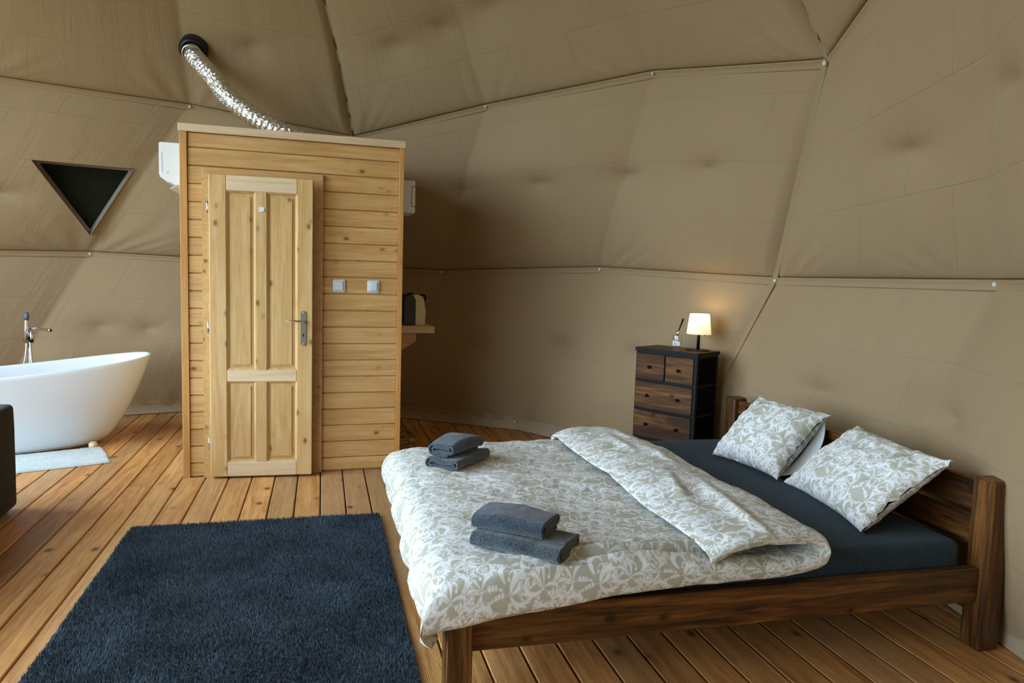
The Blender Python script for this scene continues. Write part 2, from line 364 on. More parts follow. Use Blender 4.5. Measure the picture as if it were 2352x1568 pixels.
def patch(lower, upper, t0, t1, nt, nw, A, sphere=False, seed=0, w0=0.0, flat=False):
    t = np.linspace(t0, t1, nt)[:, None]*np.ones((1, nw)); w = np.ones((nt, 1))*(w0+(1-w0)*np.linspace(0, 1, nw)**1.5)[None]
    lo = pl(lower, t)
    if sphere:
        apex = DC+np.array([0, 0, RS]); d0 = (lo-DC); r0 = np.linalg.norm(d0, axis=-1, keepdims=True); d0 = d0/r0
        da = np.array([0, 0, 1.]); om = np.arccos(np.clip((d0*da).sum(-1, keepdims=True), -1, 1)); W = w[..., None]
        P = DC+(np.sin((1-W)*om)*d0+np.sin(W*om)*da)/np.sin(om)*(r0*(1-W)+RS*.985*W)
    else:
        P = lo*(1-w[..., None])+pl(upper, t)*w[..., None]
    nrm = DC-P; nrm[..., 2] *= (1.0 if sphere else .5); nrm /= np.linalg.norm(nrm, axis=-1, keepdims=True)
    tt = np.abs(np.sin(PI*t))
    ww = w if not sphere else np.clip(w*2.6, 0, 1)
    belly = A*prof(ww)*(.62+.38*tt)
    if sphere: belly = A*(prof(np.clip(w/.42, 0, 1))+.6*prof(np.clip((w-.42)/.58, 0, 1)))*(.7+.3*tt)
    if A < .06: belly = belly*.75*(np.clip(w/.5, .0, 1)**.8+.2)
    d = dimple(P, belly)
    # pleats that fan out from the buttons and fine wrinkles
    dt = (t-np.round(t)); fan = np.exp(-(np.abs(dt)*3.2)**2)*np.exp(-ww*4.0)
    d += .010*fan*np.sin(dt/(ww+.10)*9.0)*np.clip(ww*12, 0, 1)
    d += .006*vnoise(t*7+seed*3.1, w*2.2+seed, 1.0)*np.clip(ww*8, 0, 1)*np.clip((1-ww)*8, 0, 1)
    d += .003*vnoise(t*19+seed, w*5, 1.0)*np.clip(ww*8, 0, 1)*np.clip((1-ww)*8, 0, 1)
    d *= np.clip(np.minimum(t, 3-t)/.05, 0, 1)**.6
    P = P+nrm*d[..., None] if not flat else DC+(P-DC)*1.07
    return P, t*1.62, w*np.linalg.norm(np.array(lower[0])-np.array(upper[0] if upper is not None else [CX, CY, ZC+RS]))
wall = tag(obj('wall_dome', None, loc=(0, 0, 0)), kind='structure')
def add_patch(name, lower, upper, t0, t1, nt, nw, A, sphere=False, seed=0, cut=None, w0=0.0, flat=False):
    P, U, V = patch(lower, upper, t0, t1, nt, nw, A, sphere, seed, w0, flat)
    me = grid_mesh(name, P); uvl = me.uv_layers.new(name='UVMap')
    li = np.empty(len(me.loops), np.int32); me.loops.foreach_get('vertex_index', li)
    uvl.data.foreach_set('uv', np.stack([U.reshape(-1)[li], V.reshape(-1)[li]], 1).reshape(-1).astype(np.float32))
    if cut is not None:
        bm = bmesh.new(); bm.from_mesh(me); tri, n0 = cut; ce = sum(tri, Vector())/3; pls = []
        for i in range(3):
            a, b = tri[i], tri[(i+1) % 3]; pn = (b-a).cross(n0).normalized()
            if (ce-a).dot(pn) < 0: pn = -pn
            pls.append((a, pn))
            near = [f for f in bm.faces if (f.calc_center_median()-ce).length < .75]
            g = set(near); 
            for f in near: g.update(f.edges); g.update(f.verts)
            bmesh.ops.bisect_plane(bm, geom=list(g), plane_co=a, plane_no=pn)
        dead = [f for f in bm.faces if (f.calc_center_median()-ce).length < .9 and all((f.calc_center_median()-a).dot(pn) > 0 for a, pn in pls)]
        bmesh.ops.delete(bm, geom=dead, context='FACES'); bm.to_mesh(me); bm.free()
        me.polygons.foreach_set('use_smooth', [True]*len(me.polygons))
    return obj(name, me, M['liner'], wall)
TRI = [Vector((-2.325, 6.863, 2.239)), Vector((-1.604, 7.046, 2.24)), Vector((-1.994, 7.159, 1.648))]
_tc = sum(TRI, Vector())/3; TN = Vector((CX-_tc.x, CY-_tc.y, -.45)).normalized()
WIN = {2: (0, 3), 3: (0, 1)}      # clear segments of the lower tiers
for k in range(5):
    vis = k in (0, 1, 4); nt = 260 if k in (0, 1) else (160 if k == 4 else 60); nw = 76 if vis else 24
    spans = [(0, 3)]
    if k in WIN: a, b = WIN[k]; spans = [s for s in ((0, a), (b, 3)) if s[1] > s[0]]
    for t0, t1 in spans:
        n_ = max(12, int(nt*(t1-t0)/3))
        add_patch('liner_panel', baseline(k), ringline(k), t0, t1, n_, nw, .055, seed=k)
        add_patch('liner_panel', ringline(k), topline(k), t0, t1, n_, nw, .075, seed=k+5, cut=(TRI, TN) if k == 1 else None)
        add_patch('outer_cover', [p-np.array([0, 0, .35]) for p in baseline(k)], ringline(k), t0, t1, 20, 8, 0, flat=True)  # unseen outer tent skin, added to stop light leaking through the liner seams
        if not (k == 1): add_patch('outer_cover', ringline(k), topline(k), t0, t1, 20, 8, 0, flat=True)
    if k == 1:
        add_patch('outer_cover', ringline(k), topline(k), 0, 1.02, 10, 8, 0, flat=True); add_patch('outer_cover', ringline(k), topline(k), 1.0, 3, 16, 8, 0, flat=True)
    W0 = .46 if k == 2 else 0.0
    add_patch('liner_panel', topline(k), None, 0, 3, nt, nw if vis else 24, .085, sphere=True, seed=k+9, w0=W0)
    add_patch('outer_cover', topline(k), None, 0, 3, 24, 12, 0, sphere=True, w0=W0, flat=True)
def ribbon(name, pts, w, th, off_in, drop, mat, parent, n=60, vertical=False):
    p, q = catmull(pts, n) if False else (None, None)
    pts = np.array(pts); s = np.r_[0, np.cumsum(np.linalg.norm(np.diff(pts, axis=0), axis=1))]
    qq = np.linspace(0, s[-1], n); p = np.stack([np.interp(qq, s, pts[:, i]) for i in range(3)], 1)
    t = np.gradient(p, axis=0); t /= np.linalg.norm(t, axis=1)[:, None]
    nn = DC-p
    if vertical: nn[:, 2] = 0
    nn /= np.linalg.norm(nn, axis=1)[:, None]
    b = np.cross(nn, t); b /= np.linalg.norm(b, axis=1)[:, None]; b *= np.where(b[:, 2:3] < 0, -1, 1)
    c = p+nn*off_in-b*drop
    cs = [(-w/2, 0), (-w/2, th*.8), (-w/2+.006, th*1.25), (-w/2+.012, th*.8), (w/2-.012, th*.8), (w/2-.006, th*1.25), (w/2, th*.8), (w/2, 0)]
    P = np.stack([c+b*x+nn*y for x, y in cs], 1)
    return obj(name, grid_mesh(name, P, closed_v=True), mat, parent)
for k in range(5):
    ribbon('seam_band', ringline(k), .050, .009, .011, .026, M['band'], wall, 90)
    ribbon('seam_band', topline(k), .050, .009, .011, .026, M['band'], wall, 90)
    ribbon('seam_band', [pentv(k), ringv(3*k), basev(3*k+1)], .042, .009, .011, 0, M['band'], wall, 90)
    arc = []
    for w in np.linspace(0, 1, 30):
        d0 = pentv(k)-DC; r0 = np.linalg.norm(d0); d0 = d0/r0; om = math.acos(d0[2])
        arc.append(DC+(math.sin((1-w)*om)*d0+math.sin(w*om)*np.array([0, 0, 1]))/math.sin(om)*(r0*(1-w)+RS*.985*w))
    ribbon('seam_band', arc, .030, .006, .008, 0, M['band'], wall, 60)
btn = lathe_mesh('button', [(0, .020), (.008, .019), (.012, .013), (.012, .008), (.006, .003), (.006, 0), (0, 0)], 14)
def add_button(p, s=1.0):
    p = np.array(p); n = DC-p; n[2] *= .6; n /= np.linalg.norm(n); q = p+n*.008+np.array([0, 0, -.022])
    o = obj('button', btn, M['knobm'], wall, loc=q); o.rotation_euler = Vector(n).to_track_quat('Z', 'Y').to_euler(); o.scale = (s,)*3
for k in range(15): add_button(ringv(k))
for k in range(5):
    add_button(pentv(k), 1.15); add_button(midv(k, 0)); add_button(midv(k, 1))
hemo = tag(obj('baseboard_dome', None), kind='structure')
for k in range(15):
    a, b = basev(k), basev(k+1)
    q = [a+np.array([0, 0, .062]), b+np.array([0, 0, .062])]
    if 7 <= k <= 9: continue
    ribbon('hem_panel', q, .118, .012, .012, 0, M['hem'], hemo, 8, vertical=True)
o = obj('button', btn, M['knobm'], hemo, loc=(1.715, 6.215, .085)); o.rotation_euler = Vector((-.72, -.69, .1)).to_track_quat('Z', 'Y').to_euler()

# triangular vent window
win = tag(obj('window_1', None, loc=_tc), kind='structure')
def tri_off(d, inset=0.0):
    out = []
    for v in TRI:
        out.append((v-_tc)*(1-inset)-TN*d)
    return out
def tri_ring(name, d0, i0, d1, i1, mat):
    a, b = tri_off(d0, i0), tri_off(d1, i1)
    vs_ = a+b; f = [[i, (i+1) % 3, 3+(i+1) % 3, 3+i] for i in range(3)]
    me = mesh_from(name, vs_, f); 
    return obj(name, me, mat, win)
tri_ring('window_reveal', -.05, 0.0, .10, .10, M['band'])
tri_ring('foil_edge', .035, .045, .06, .115, M['silverfoil'])
bm = bmesh.new(); A = tri_off(.085, -.05); vv = [bm.verts.new(p) for p in A]; fc = bm.faces.new(vv)
bmesh.ops.subdivide_edges(bm, edges=bm.edges[:], cuts=10, use_grid_fill=True)
for v in bm.verts: v.co += TN*(.012*mnoise.noise(v.co*6))
me = bpy.data.meshes.new('netting'); bm.to_mesh(me); bm.free(); obj('netting', me, M['netting'], win, smooth=True)
# clear panorama window (behind the camera's left shoulder)
pano = tag(obj('window_2', None), kind='structure')
for k, (a, b) in WIN.items():
    for j in range(a, b):
        for lo, hi in ((baseline(k), ringline(k)), (ringline(k), topline(k))):
            q = [lo[j], lo[j+1], hi[j+1], hi[j]]
            obj('pane', mesh_from('pane', q, [[0, 1, 2, 3]]), M['pane'], pano)
        for seg in ((baseline(k)[j], ringline(k)[j]), (ringline(k)[j], topline(k)[j]), (ringline(k)[j], ringline(k)[j+1])):
            obj('strut', tube_mesh('strut', [seg[0]*(1-u)+seg[1]*u for u in (0, .5, 1)], .019, 8), M['white'], pano)
Pp, _, _ = patch(topline(2), None, 0, 3, 13, 9, 0, True, 0, 0.0, False)
for i in range(3):
    q = Pp[i*4:i*4+5, :5]; obj('pane', grid_mesh('pane', q*1.0), M['pane'], pano)
    obj('strut', tube_mesh('strut', list(Pp[i*4, :5]), .019, 8), M['white'], pano)
ground = tag(obj('ground', prism_mesh('ground', [(60*math.cos(a), 60*math.sin(a)) for a in np.linspace(0, 2*PI, 48, endpoint=False)], -.5, -.32), M['grass'], loc=(CX, CY, 0)), kind='structure')

# ------------------------------------------------------------------ cabin
CAZ = math.atan2(5.1074-5.0648, .5466+.8882)
cabin = thing('wooden_cabin', 'pale pine plank cabin with panelled door standing on the deck', 'cabin', (-.8882, 5.0648, 0), CAZ)
CW, CD, CH = 1.4355, 1.40, 2.312
rows = [2.264, 2.169]+[2.169-.1152*i for i in range(1, 19)]
rows = [z for z in rows if z > .05]+[0.004]
DX0, DX1, DZ = .131, .889, 2.046          # casing, outer
pw_ = .044
# core walls
box('core_wall', (.02, .03, .0), (CW-.02, CD-.02, 2.27), M['darkplastic'], cabin) if False else None
def row_plank(x0, x1, z0, z1, parent=cabin):
    me = box_mesh(x1-x0, .016, z1-z0-.005, .004)
    return obj('plank', me, M['pine'], parent, loc=((x0+x1)/2, .010, (z0+z1)/2))
for i in range(len(rows)-1):
    z1, z0 = rows[i], rows[i+1]
    if z0 > DZ-.02: row_plank(pw_, CW-pw_+.010, z0, z1)
    else:
        row_plank(pw_, DX0+.01, z0, z1); row_plank(DX1-.01, CW-pw_+.010, z0, z1)
    for xs in (-.0, CW):                    # side cladding
        me = box_mesh(.016, CD-.05, z1-z0-.0035, .0025)
        obj('plank', me, M['pine_y'], cabin, loc=(.012 if xs == 0 else CW-.012, CD/2+.02, (z0+z1)/2))
box('inner_wall', (.03, .02, 0), (DX0+.05, .06, 2.27), M['pine_y'], cabin)
box('inner_wall', (DX1-.05, .02, 0), (CW-.03, .06, 2.27), M['pine_y'], cabin)
box('inner_wall', (DX0+.05, .02, DZ-.06), (DX1-.05, .06, 2.27), M['pine_y'], cabin)
box('back_wall', (.02, CD-.03, 0), (CW-.02, CD, 2.27), M['pine_y'], cabin)
box('roof_board', (.0, .0, 2.264), (CW, CD, 2.284), M['pine_y'], cabin)
box('corner_post', (0, -.010, 0), (pw_, .034, 2.266), M['pine_trim'], cabin, .002)
box('corner_post', (CW-pw_+.010, -.010, 0), (CW, .034, 2.266), M['pine_trim'], cabin, .002)
box('corner_post', (-.004, CD-.03, 0), (.03, CD+.01, 2.266), M['pine_trim'], cabin, .002)
box('corner_post', (CW-.03, CD-.03, 0), (CW+.004, CD+.01, 2.266), M['pine_trim'], cabin, .002)
for lo, hi in (((-.006, -.018, 2.264), (CW+.006, .030, 2.312)), ((-.006, CD-.03, 2.264), (CW+.006, CD+.01, 2.312))):
    box('cap_board', lo, hi, M['pine_pale'], cabin, .002)
box('cap_board', (-.006, .030, 2.264), (.03, CD-.03, 2.312), M['pine_y'], cabin, .002)
box('cap_board', (CW-.03, .030, 2.264), (CW+.006, CD-.03, 2.312), M['pine_y'], cabin, .002)
# casing with mitred corners
cw = .060
def casing(poly):
    me = prism_mesh('casing', poly, 0, .024, 0)
    o = obj('casing', me, M['pine_z'] if len(poly) else None, cabin, loc=(0, .002, 0), rot=(PI/2, 0, 0)); return o
casing([(DX0, 0), (DX0+cw, 0), (DX0+cw, DZ-cw), (DX0, DZ)])
casing([(DX1-cw, 0), (DX1, 0), (DX1, DZ), (DX1-cw, DZ-cw)])
c3 = casing([(DX0, DZ), (DX0+cw, DZ-cw), (DX1-cw, DZ-cw), (DX1, DZ)]); c3.data.materials[0] = M['pine']
# door leaf, hinged on the left, slightly ajar
LW, LH, LT = .648, 1.984, .040
door = obj('door', None, None, cabin, loc=(.180, -.024, .014), rot=(0, 0, R_(-4.3)))
def dpart(name, x0, x1, z0, z1, mat, y0=-LT, y1=0.0, bev=.004): return box(name, (x0, y0, z0), (x1, y1, z1), mat, door, bev)
st = .106; s2 = .100; mu0, mu1 = .286, .358
dpart('stile', 0, st, 0, LH, M['pine_z']); dpart('stile', LW-s2, LW, 0, LH, M['pine_z'])
dpart('rail', st, LW-s2, LH-.098, LH, M['pine_pale']); dpart('rail', st, LW-s2, .642, .720, M['pine_pale']); dpart('rail', st, LW-s2, 0, .098, M['pine_pale'])
dpart('mullion', mu0, mu1, .716, LH-.094, M['pine_z'], -LT+.001); dpart('mullion', mu0, mu1, .094, .646, M['pine_z'], -LT+.001)
for x0, x1 in ((st, mu0), (mu1, LW-s2)):
    for z0, z1 in ((.098, .642), (.720, LH-.098)):
        # raised field panel
        i = .034
        v = [(x0, -.020, z0), (x1, -.020, z0), (x1, -.020, z1), (x0, -.020, z1),
             (x0+i*.9, -.023, z0+i*.9), (x1-i*.9, -.023, z0+i*.9), (x1-i*.9, -.023, z1-i*.9), (x0+i*.9, -.023, z1-i*.9),
             (x0+i, -.030, z0+i), (x1-i, -.030, z0+i), (x1-i, -.030, z1-i), (x0+i, -.030, z1-i),
             (x0, -.008, z0), (x1, -.008, z0), (x1, -.008, z1), (x0, -.008, z1)]
        f = [[0, 1, 5, 4], [1, 2, 6, 5], [2, 3, 7, 6], [3, 0, 4, 7], [4, 5, 9, 8], [5, 6, 10, 9], [6, 7, 11, 10], [7, 4, 8, 11], [8, 9, 10, 11], [15, 14, 13, 12],
             [0, 12, 13, 1], [1, 13, 14, 2], [2, 14, 15, 3], [3, 15, 12, 0]]
        obj('panel', mesh_from('panel', v, f), M['pine_z'], door)
        for (ax0, ax1, az0, az1) in ((x0, x1, z0, z0+.014), (x0, x1, z1-.014, z1), (x0, x0+.014, z0, z1), (x1-.014, x1, z0, z1)):
            # sloping moulding round the panel
            vert = (ax1-ax0) < .02
            lo_, hi_ = (ax0, ax1) if vert else (az0, az1)
            out_low = (ax0 == x0) if vert else (az0 == z0)
            def pt(a, y, e): return (a, y, e) if vert else (e, y, a)
            e0, e1 = (z0, z1) if vert else (x0, x1)
            a_in, a_out = (hi_, lo_) if out_low else (lo_, hi_)
            vv = [pt(a_out, -.037, e0), pt(a_out, -.037, e1), pt(a_in, -.024, e1-.014), pt(a_in, -.024, e0+.014), pt(a_out, -.015, e0), pt(a_out, -.015, e1)]
            me = mesh_from('moulding', vv, [[0, 1, 2, 3], [4, 3, 2, 5], [0, 3, 4], [1, 5, 2], [0, 4, 5, 1]])
            bm = bmesh.new(); bm.from_mesh(me); bmesh.ops.recalc_face_normals(bm, faces=bm.faces); bm.to_mesh(me); bm.free()
            obj('moulding', me, M['pine_z'], door)
# handle plate, lever, keyhole
hx = .590
plp = [(hx+.0185*math.cos(a)*1.0, (1.118-.016)+.016*math.sin(a)) for a in np.linspace(0, PI, 9)]+[(hx+.0185*math.cos(a), (.884+.016)+.016*math.sin(a)) for a in np.linspace(PI, 2*PI, 9)]
o = obj('handle_plate', prism_mesh('plate', plp, 0, .007, .0015), M['steel'], door, loc=(0, -LT, 0), rot=(PI/2, 0, 0)); tag(o, 'brushed steel door handle plate')
obj('keyhole', prism_mesh('keyhole', [(hx-.004, .946), (hx+.004, .946), (hx+.004, .966), (hx-.004, .966)], 0, .0085, 0), M['black'], door, loc=(0, -LT, 0), rot=(PI/2, 0, 0))
lev = [(hx, -LT-.004, 1.045), (hx, -LT-.03, 1.046), (hx-.006, -LT-.043, 1.048), (hx-.03, -LT-.046, 1.051), (hx-.07, -LT-.044, 1.053), (hx-.108, -LT-.040, 1.049)]
lp, _ = catmull(lev, 26); obj('lever', tube_mesh('lever', lp, np.r_[np.full(8, .010), np.linspace(.0085, .006, 18)], 10), M['chrome'], door)
for zz in (1.105, .897): obj('screw', lathe_mesh('screw', [(0, .0015), (.0035, .001), (.004, 0), (0, 0)], 8), M['chrome'], door, loc=(hx, -LT-.007, zz), rot=(PI/2, 0, 0))
obj('sticker', prism_mesh('sticker', [(-.016, -.016), (.010, -.016), (.018, -.004), (.018, .008), (.010, .016), (-.016, .016)], 0, .003, 0), M['white2'], door, loc=((mu0+mu1)/2+.002, -LT, 1.775), rot=(PI/2, 0, 0))
for zz in (1.775, .998, .222):
    h = obj('hinge', tube_mesh('hinge', [(-.008, -LT-.004+.022, zz-.040), (-.008, -LT-.004+.022, zz), (-.008, -LT-.004+.022, zz+.040)], .0095, 12), M['chrome'], door)
# light switches on the cabin
for sx, nm in ((.999, 'white square light switch beside the cabin door handle'), (1.232, 'white square light switch next to the cabin right corner post')):
    lo = cabin.matrix_world
    p = Vector((-.8882+math.cos(CAZ)*sx, 5.0648+math.sin(CAZ)*sx+.002, 1.304))
    s = thing('light_switch', nm, 'switch', p, CAZ, 'light switches on the cabin')
    obj('plate', box_mesh(.086, .012, .086, .010, 3), M['white'], s, loc=(0, -.006, 0)); obj('rocker', box_mesh(.058, .010, .060, .006, 3), M['white'], s, loc=(0, -.013, 0))
    obj('rim', box_mesh(.066, .004, .068, .004, 2), plain('switch_rim_grey', srgb(196, 202, 208), .5), s, loc=(0, -.0112, 0))  # pale grey rim between plate and rocker
# air conditioner on the left side
ac = thing('air_conditioner', 'white wall air conditioner on the left side of the cabin', 'air conditioner', (-.890, 5.235, 1.937), CAZ)
acp = [(0, 0), (0, .275), (-.150, .275), (-.153, .268), (-.153, .062), (-.10, .022), (-.055, .002)]
obj('body', prism_mesh('ac', acp, -.80, 0, .004), M['white'], ac, rot=(PI/2, 0, 0))
obj('air_flap', prism_mesh('flap', [(-.150, .058), (-.098, .019), (-.100, .015), (-.154, .055)], -.78, -.02, 0), M['white2'], ac, rot=(PI/2, 0, 0))
obj('louver', prism_mesh('louver', [(-.062, .0), (-.094, -.018), (-.092, -.021), (-.058, -.004)], -.76, -.03, 0), M['white2'], ac, rot=(PI/2, 0, 0))
obj('seam_line', tube_mesh('line', [(-.135, -.0005, .21), (-.134, -.0005, .09), (-.126, -.0005, .083)], .0012, 6), plain('grey_line', srgb(150, 160, 168), .6), ac)
obj('logo', prism_mesh('logo', [(-.104, .075), (-.094, .075), (-.094, .087), (-.104, .087)], 0, .001, 0), plain('grey_logo', srgb(176, 186, 192), .6), ac, rot=(PI/2, 0, 0))
# fuse box on the right side
fb = thing('fuse_box', 'white plastic fuse box on the right side of the cabin', 'fuse box', (.549, 5.26, 1.838), CAZ)
fbp = [(0, 0), (.088, 0), (.097, .06), (.099, .12), (.097, .18), (.090, .235), (0, .235)]
obj('body', prism_mesh('fuse', [(0, 0), (.090, 0), (.099, .012), (.099, .30), (.090, .312), (0, .312)], 0, .232, .006), M['white'], fb)
obj('flap', box_mesh(.006, .24, .15, .002), M['white2'], fb, loc=(.100, .155, .118)); 
for lo, hi in (((.0700, -.0008, .045), (.0735, .002, .190)), ((.0700, -.0008, .186), (.098, .002, .190)), ((.0700, -.0008, .045), (.098, .002, .049))):
    box('flap_gap', lo, hi, M['black'], fb)
# shelf with coffee machine
shf = thing('wall_shelf', 'thick pale wooden shelf on brackets on the right side of the cabin', 'shelf', (.552, 5.585, 0), CAZ)
box('board', (0, 0, .938), (.306, .47, .990), M['pine_pale'], shf, .003)
for yy in (.03, .36):
    obj('bracket', prism_mesh('bracket', [(0, .938), (0, .77), (.055, .80), (.164, .872), (.164, .938)], -.03, 0, .002), M['pine'], shf, loc=(0, yy, 0), rot=(PI/2, 0, 0))
cmk = thing('coffee_machine', 'small cream and black capsule coffee machine on the cabin shelf', 'coffee machine', (.722, 5.70, .990), R_(4))
cbody = [(-.052, 0), (.075, 0), (.082, .10), (.082, .125), (.072, .135), (.066, .16), (.058, .20), (.035, .228), (0, .240), (-.03, .238), (-.052, .22)]
def arch(w, h, n=14): return [(-w, 0), (w, 0), (w, h-w)]+[(w*math.cos(a), h-w+w*math.sin(a)) for a in np.linspace(0, PI, n)][1:-1]+[(-w, h-w)]
obj('water_tank', prism_mesh('tank', arch(.045, .238), 0, .05, .004), M['darkplastic'], cmk, loc=(-.048, .05, 0), rot=(PI/2, 0, 0))
obj('body', prism_mesh('cbody', [(-.006, 0), (.074, 0), (.080, .135), (.070, .150), (.066, .205), (.040, .236), (.0, .246), (-.022, .240), (-.006, .20)], -.12, 0, .006), M['cream'], cmk, loc=(0, 0, 0), rot=(PI/2, 0, 0))
obj('back_shell', prism_mesh('shell', arch(.046, .240), 0, .10, .005), M['black'], cmk, loc=(-.048, .15, 0), rot=(PI/2, 0, 0))
hp, _ = catmull([(.040, .05, .238), (.070, .05, .242), (.086, .05, .225), (.078, .05, .200), (.064, .05, .185)], 20)
obj('lever', tube_mesh('lever', hp, .008, 8), M['black'], cmk)
kt = thing('kettle', 'dark steel electric kettle behind the coffee machine on the shelf', 'kettle', (.650, 5.965, .990))
obj('body', lathe_mesh('kb', [(0, 0), (.068, 0), (.070, .02), (.062, .17), (.055, .20), (.03, .215), (0, .22)], 28), M['kettle'], kt)
obj('lid_knob', lathe_mesh('kk', [(0, .24), (.012, .238), (.014, .225), (.008, .214), (0, .214)], 16), M['black'], kt)
khp, _ = catmull([(.0, -.055, .20), (.02, -.075, .235), (.06, -.07, .245), (.085, -.05, .22), (.085, -.04, .12), (.062, -.03, .05)], 24)
obj('handle', tube_mesh('kh', khp, .009, 8), M['black'], kt)
# foil exhaust duct from the cabin roof to the dome
PORT = np.array([-1.0266, 6.523, 3.171])
pn = DC-PORT; pn /= np.linalg.norm(pn)
duct = thing('exhaust_duct', 'crinkled silver foil duct curving from the cabin roof to the dome', 'duct', (-.12, 5.95, 2.284))
d0 = np.array([-.12, 5.95, 2.284])
dp, dq = catmull([PORT-pn*.02-d0, PORT+pn*.09+np.array([.02, 0, -.03])-d0, np.array([-.850, 6.25, 2.90])-d0, np.array([-.735, 6.15, 2.745])-d0, np.array([-.555, 6.03, 2.593])-d0, np.array([-.36, 5.96, 2.484])-d0, np.array([-.20, 5.94, 2.42])-d0, np.array([-.08, 5.94, 2.385])-d0, np.array([.02, 5.95, 2.36])-d0], 260)
p_, t_, A_, B_ = frames(dp); th = np.linspace(0, 2*PI, 40, endpoint=False)
ribf = np.abs(np.sin(PI*(dq[:, None]/.042+th[None]/(2*PI))))
rad = .060+.015*ribf**.7+.006*(rng.random((260, 40))-.5)
Pd = p_[:, None]+rad[..., None]*(np.cos(th)[None, :, None]*A_[:, None]+np.sin(th)[None, :, None]*B_[:, None])
obj('foil_hose', grid_mesh('hose', Pd, closed_v=True), M['foil'], duct)
obj('roof_collar', lathe_mesh('collar', [(.085, 0), (.085, .006), (.072, .006), (.070, .13), (.062, .13), (.062, 0)], 28), M['white'], duct, loc=(.13, 0, 0))
elb, _ = catmull([(.02, 0, .076), (.08, 0, .085), (.118, 0, .07), (.13, 0, .02)], 16)
obj('elbow', tube_mesh('elbow', elb, .068, 24), M['white'], duct)
q = Vector(pn).to_track_quat('Z', 'Y').to_euler()
obj('clamp', lathe_mesh('clamp', [(.070, 0), (.078, 0), (.078, .05), (.070, .05)], 28), M['chrome'], duct, loc=PORT+pn*.065-d0, rot=q)
obj('port_sleeve', lathe_mesh('sleeve', [(.105, -.06), (.112, .03), (.100, .055), (.084, .07), (.080, .05), (.080, -.06)], 28), M['rubber'], duct, loc=PORT-d0, rot=q)
# cord on the floor by the cabin
cord = thing('power_cord', 'pale loose power cord with plug on the floor beside the cabin', 'cord', (.70, 6.05, 0))
cp, _ = catmull([(.57, 6.22, .006), (.619, 6.256, .006), (.70, 6.29, .010), (.75, 6.25, .012), (.775, 6.12, .006), (.782, 6.0, .006), (.70, 5.95, .006), (.60, 5.92, .006)], 60)
obj('cable', tube_mesh('cable', cp-np.array([.70, 6.05, 0]), .005, 8), M['cable'], cord)
cp, _ = catmull([(.59, 6.03, .006), (.64, 6.08, .012), (.69, 6.15, .02), (.70, 6.25, .016)], 30); obj('cable', tube_mesh('cable', cp-np.array([.70, 6.05, 0]), .005, 8), M['cable'], cord)
cp, _ = catmull([(.58, 5.80, .006), (.63, 5.80, .006), (.69, 5.825, .014)], 20); obj('cable', tube_mesh('cable', cp-np.array([.70, 6.05, 0]), .005, 8), M['cable'], cord)
obj('plug', lathe_mesh('plug', [(0, -.02), (.012, -.02), (.020, -.005), (.020, .02), (.016, .026), (0, .026)], 16), M['cable'], cord, loc=(.015, -.218, .021), rot=(0, PI/2, .5))

# ------------------------------------------------------------------ bed
TH = -.015
bed = thing('double_bed', 'dark stained wooden double bed frame with slatted headboard', 'bed', (2.492, 2.113, 0), TH)
BL, BW, PS = 2.019, 1.943, .098
LEG = .084
for v0 in (0, BW-PS):
    b_ = box('head_post', (0, v0, 0), (PS, v0+PS, .684), M['bedwood_z'], bed, .010)
for v0 in (0, BW-PS):
    box('foot_leg', (-BL-LEG, v0, 0), (-BL, v0+PS, .338), M['bedwood_z'], bed, .004)
for v0 in (.030, BW-.030-.040): box('side_rail', (-BL, v0, .194), (0, v0+.040, .332), M['bedwood'], bed, .004)
box('foot_rail', (-BL-.062, PS, .194), (-BL-.022, BW-PS, .332), M['bedwood_y'], bed, .004)
box('head_rail', (.028, PS, .13), (.068, BW-PS, .27), M['bedwood_y'], bed, .004)
box('headboard_plank', (.030, PS, .540), (.068, BW-PS, .668), M['bedwood_y'], bed, .005)
box('headboard_plank', (.030, PS, .395), (.068, BW-PS, .520), M['bedwood_y'], bed, .005)
for i in range(11):
    u = -BL+.10+i*.18; box('slat', (u, .070, .236), (u+.09, BW-.070, .256), M['pine_y'], bed)
for v0 in (.070, BW-.10): box('slat_ledge', (-BL, v0, .206), (0, v0+.03, .236), M['pine'], bed)
# mattress with fitted sheet
def rbox(name, lo, hi, r, mat, parent, nz=(.0, 0), seg=6, cuts=0):
    s = [hi[i]-lo[i] for i in range(3)]; c = [(hi[i]+lo[i])/2 for i in range(3)]
    bm = bmesh.new(); bmesh.ops.create_cube(bm, size=1); bmesh.ops.scale(bm, vec=s, verts=bm.verts)
    bmesh.ops.bevel(bm, geom=list(bm.edges), offset=r, segments=seg, affect='EDGES', profile=.5)
    if cuts: bmesh.ops.subdivide_edges(bm, edges=[e for e in bm.edges if e.calc_length() > .1], cuts=cuts, use_grid_fill=True)
    if nz[0]:
        bm.normal_update()
        for v in bm.verts: v.co += v.normal*nz[0]*mnoise.noise(v.co*nz[1]+Vector((3, 1, 2)))
    me = bpy.data.meshes.new(name); bm.to_mesh(me); bm.free()
    return obj(name, me, mat, parent, loc=c, smooth=True)
mats = thing('mattress', 'mattress under a dark slate blue fitted sheet on the bed', 'mattress', (2.492, 2.113, 0), TH)
rbox('fitted_sheet', (-2.03, .078, .256), (-.035, 1.868, .425), .035, M['sheet'], mats, (.004, 3.0), 5, 8)

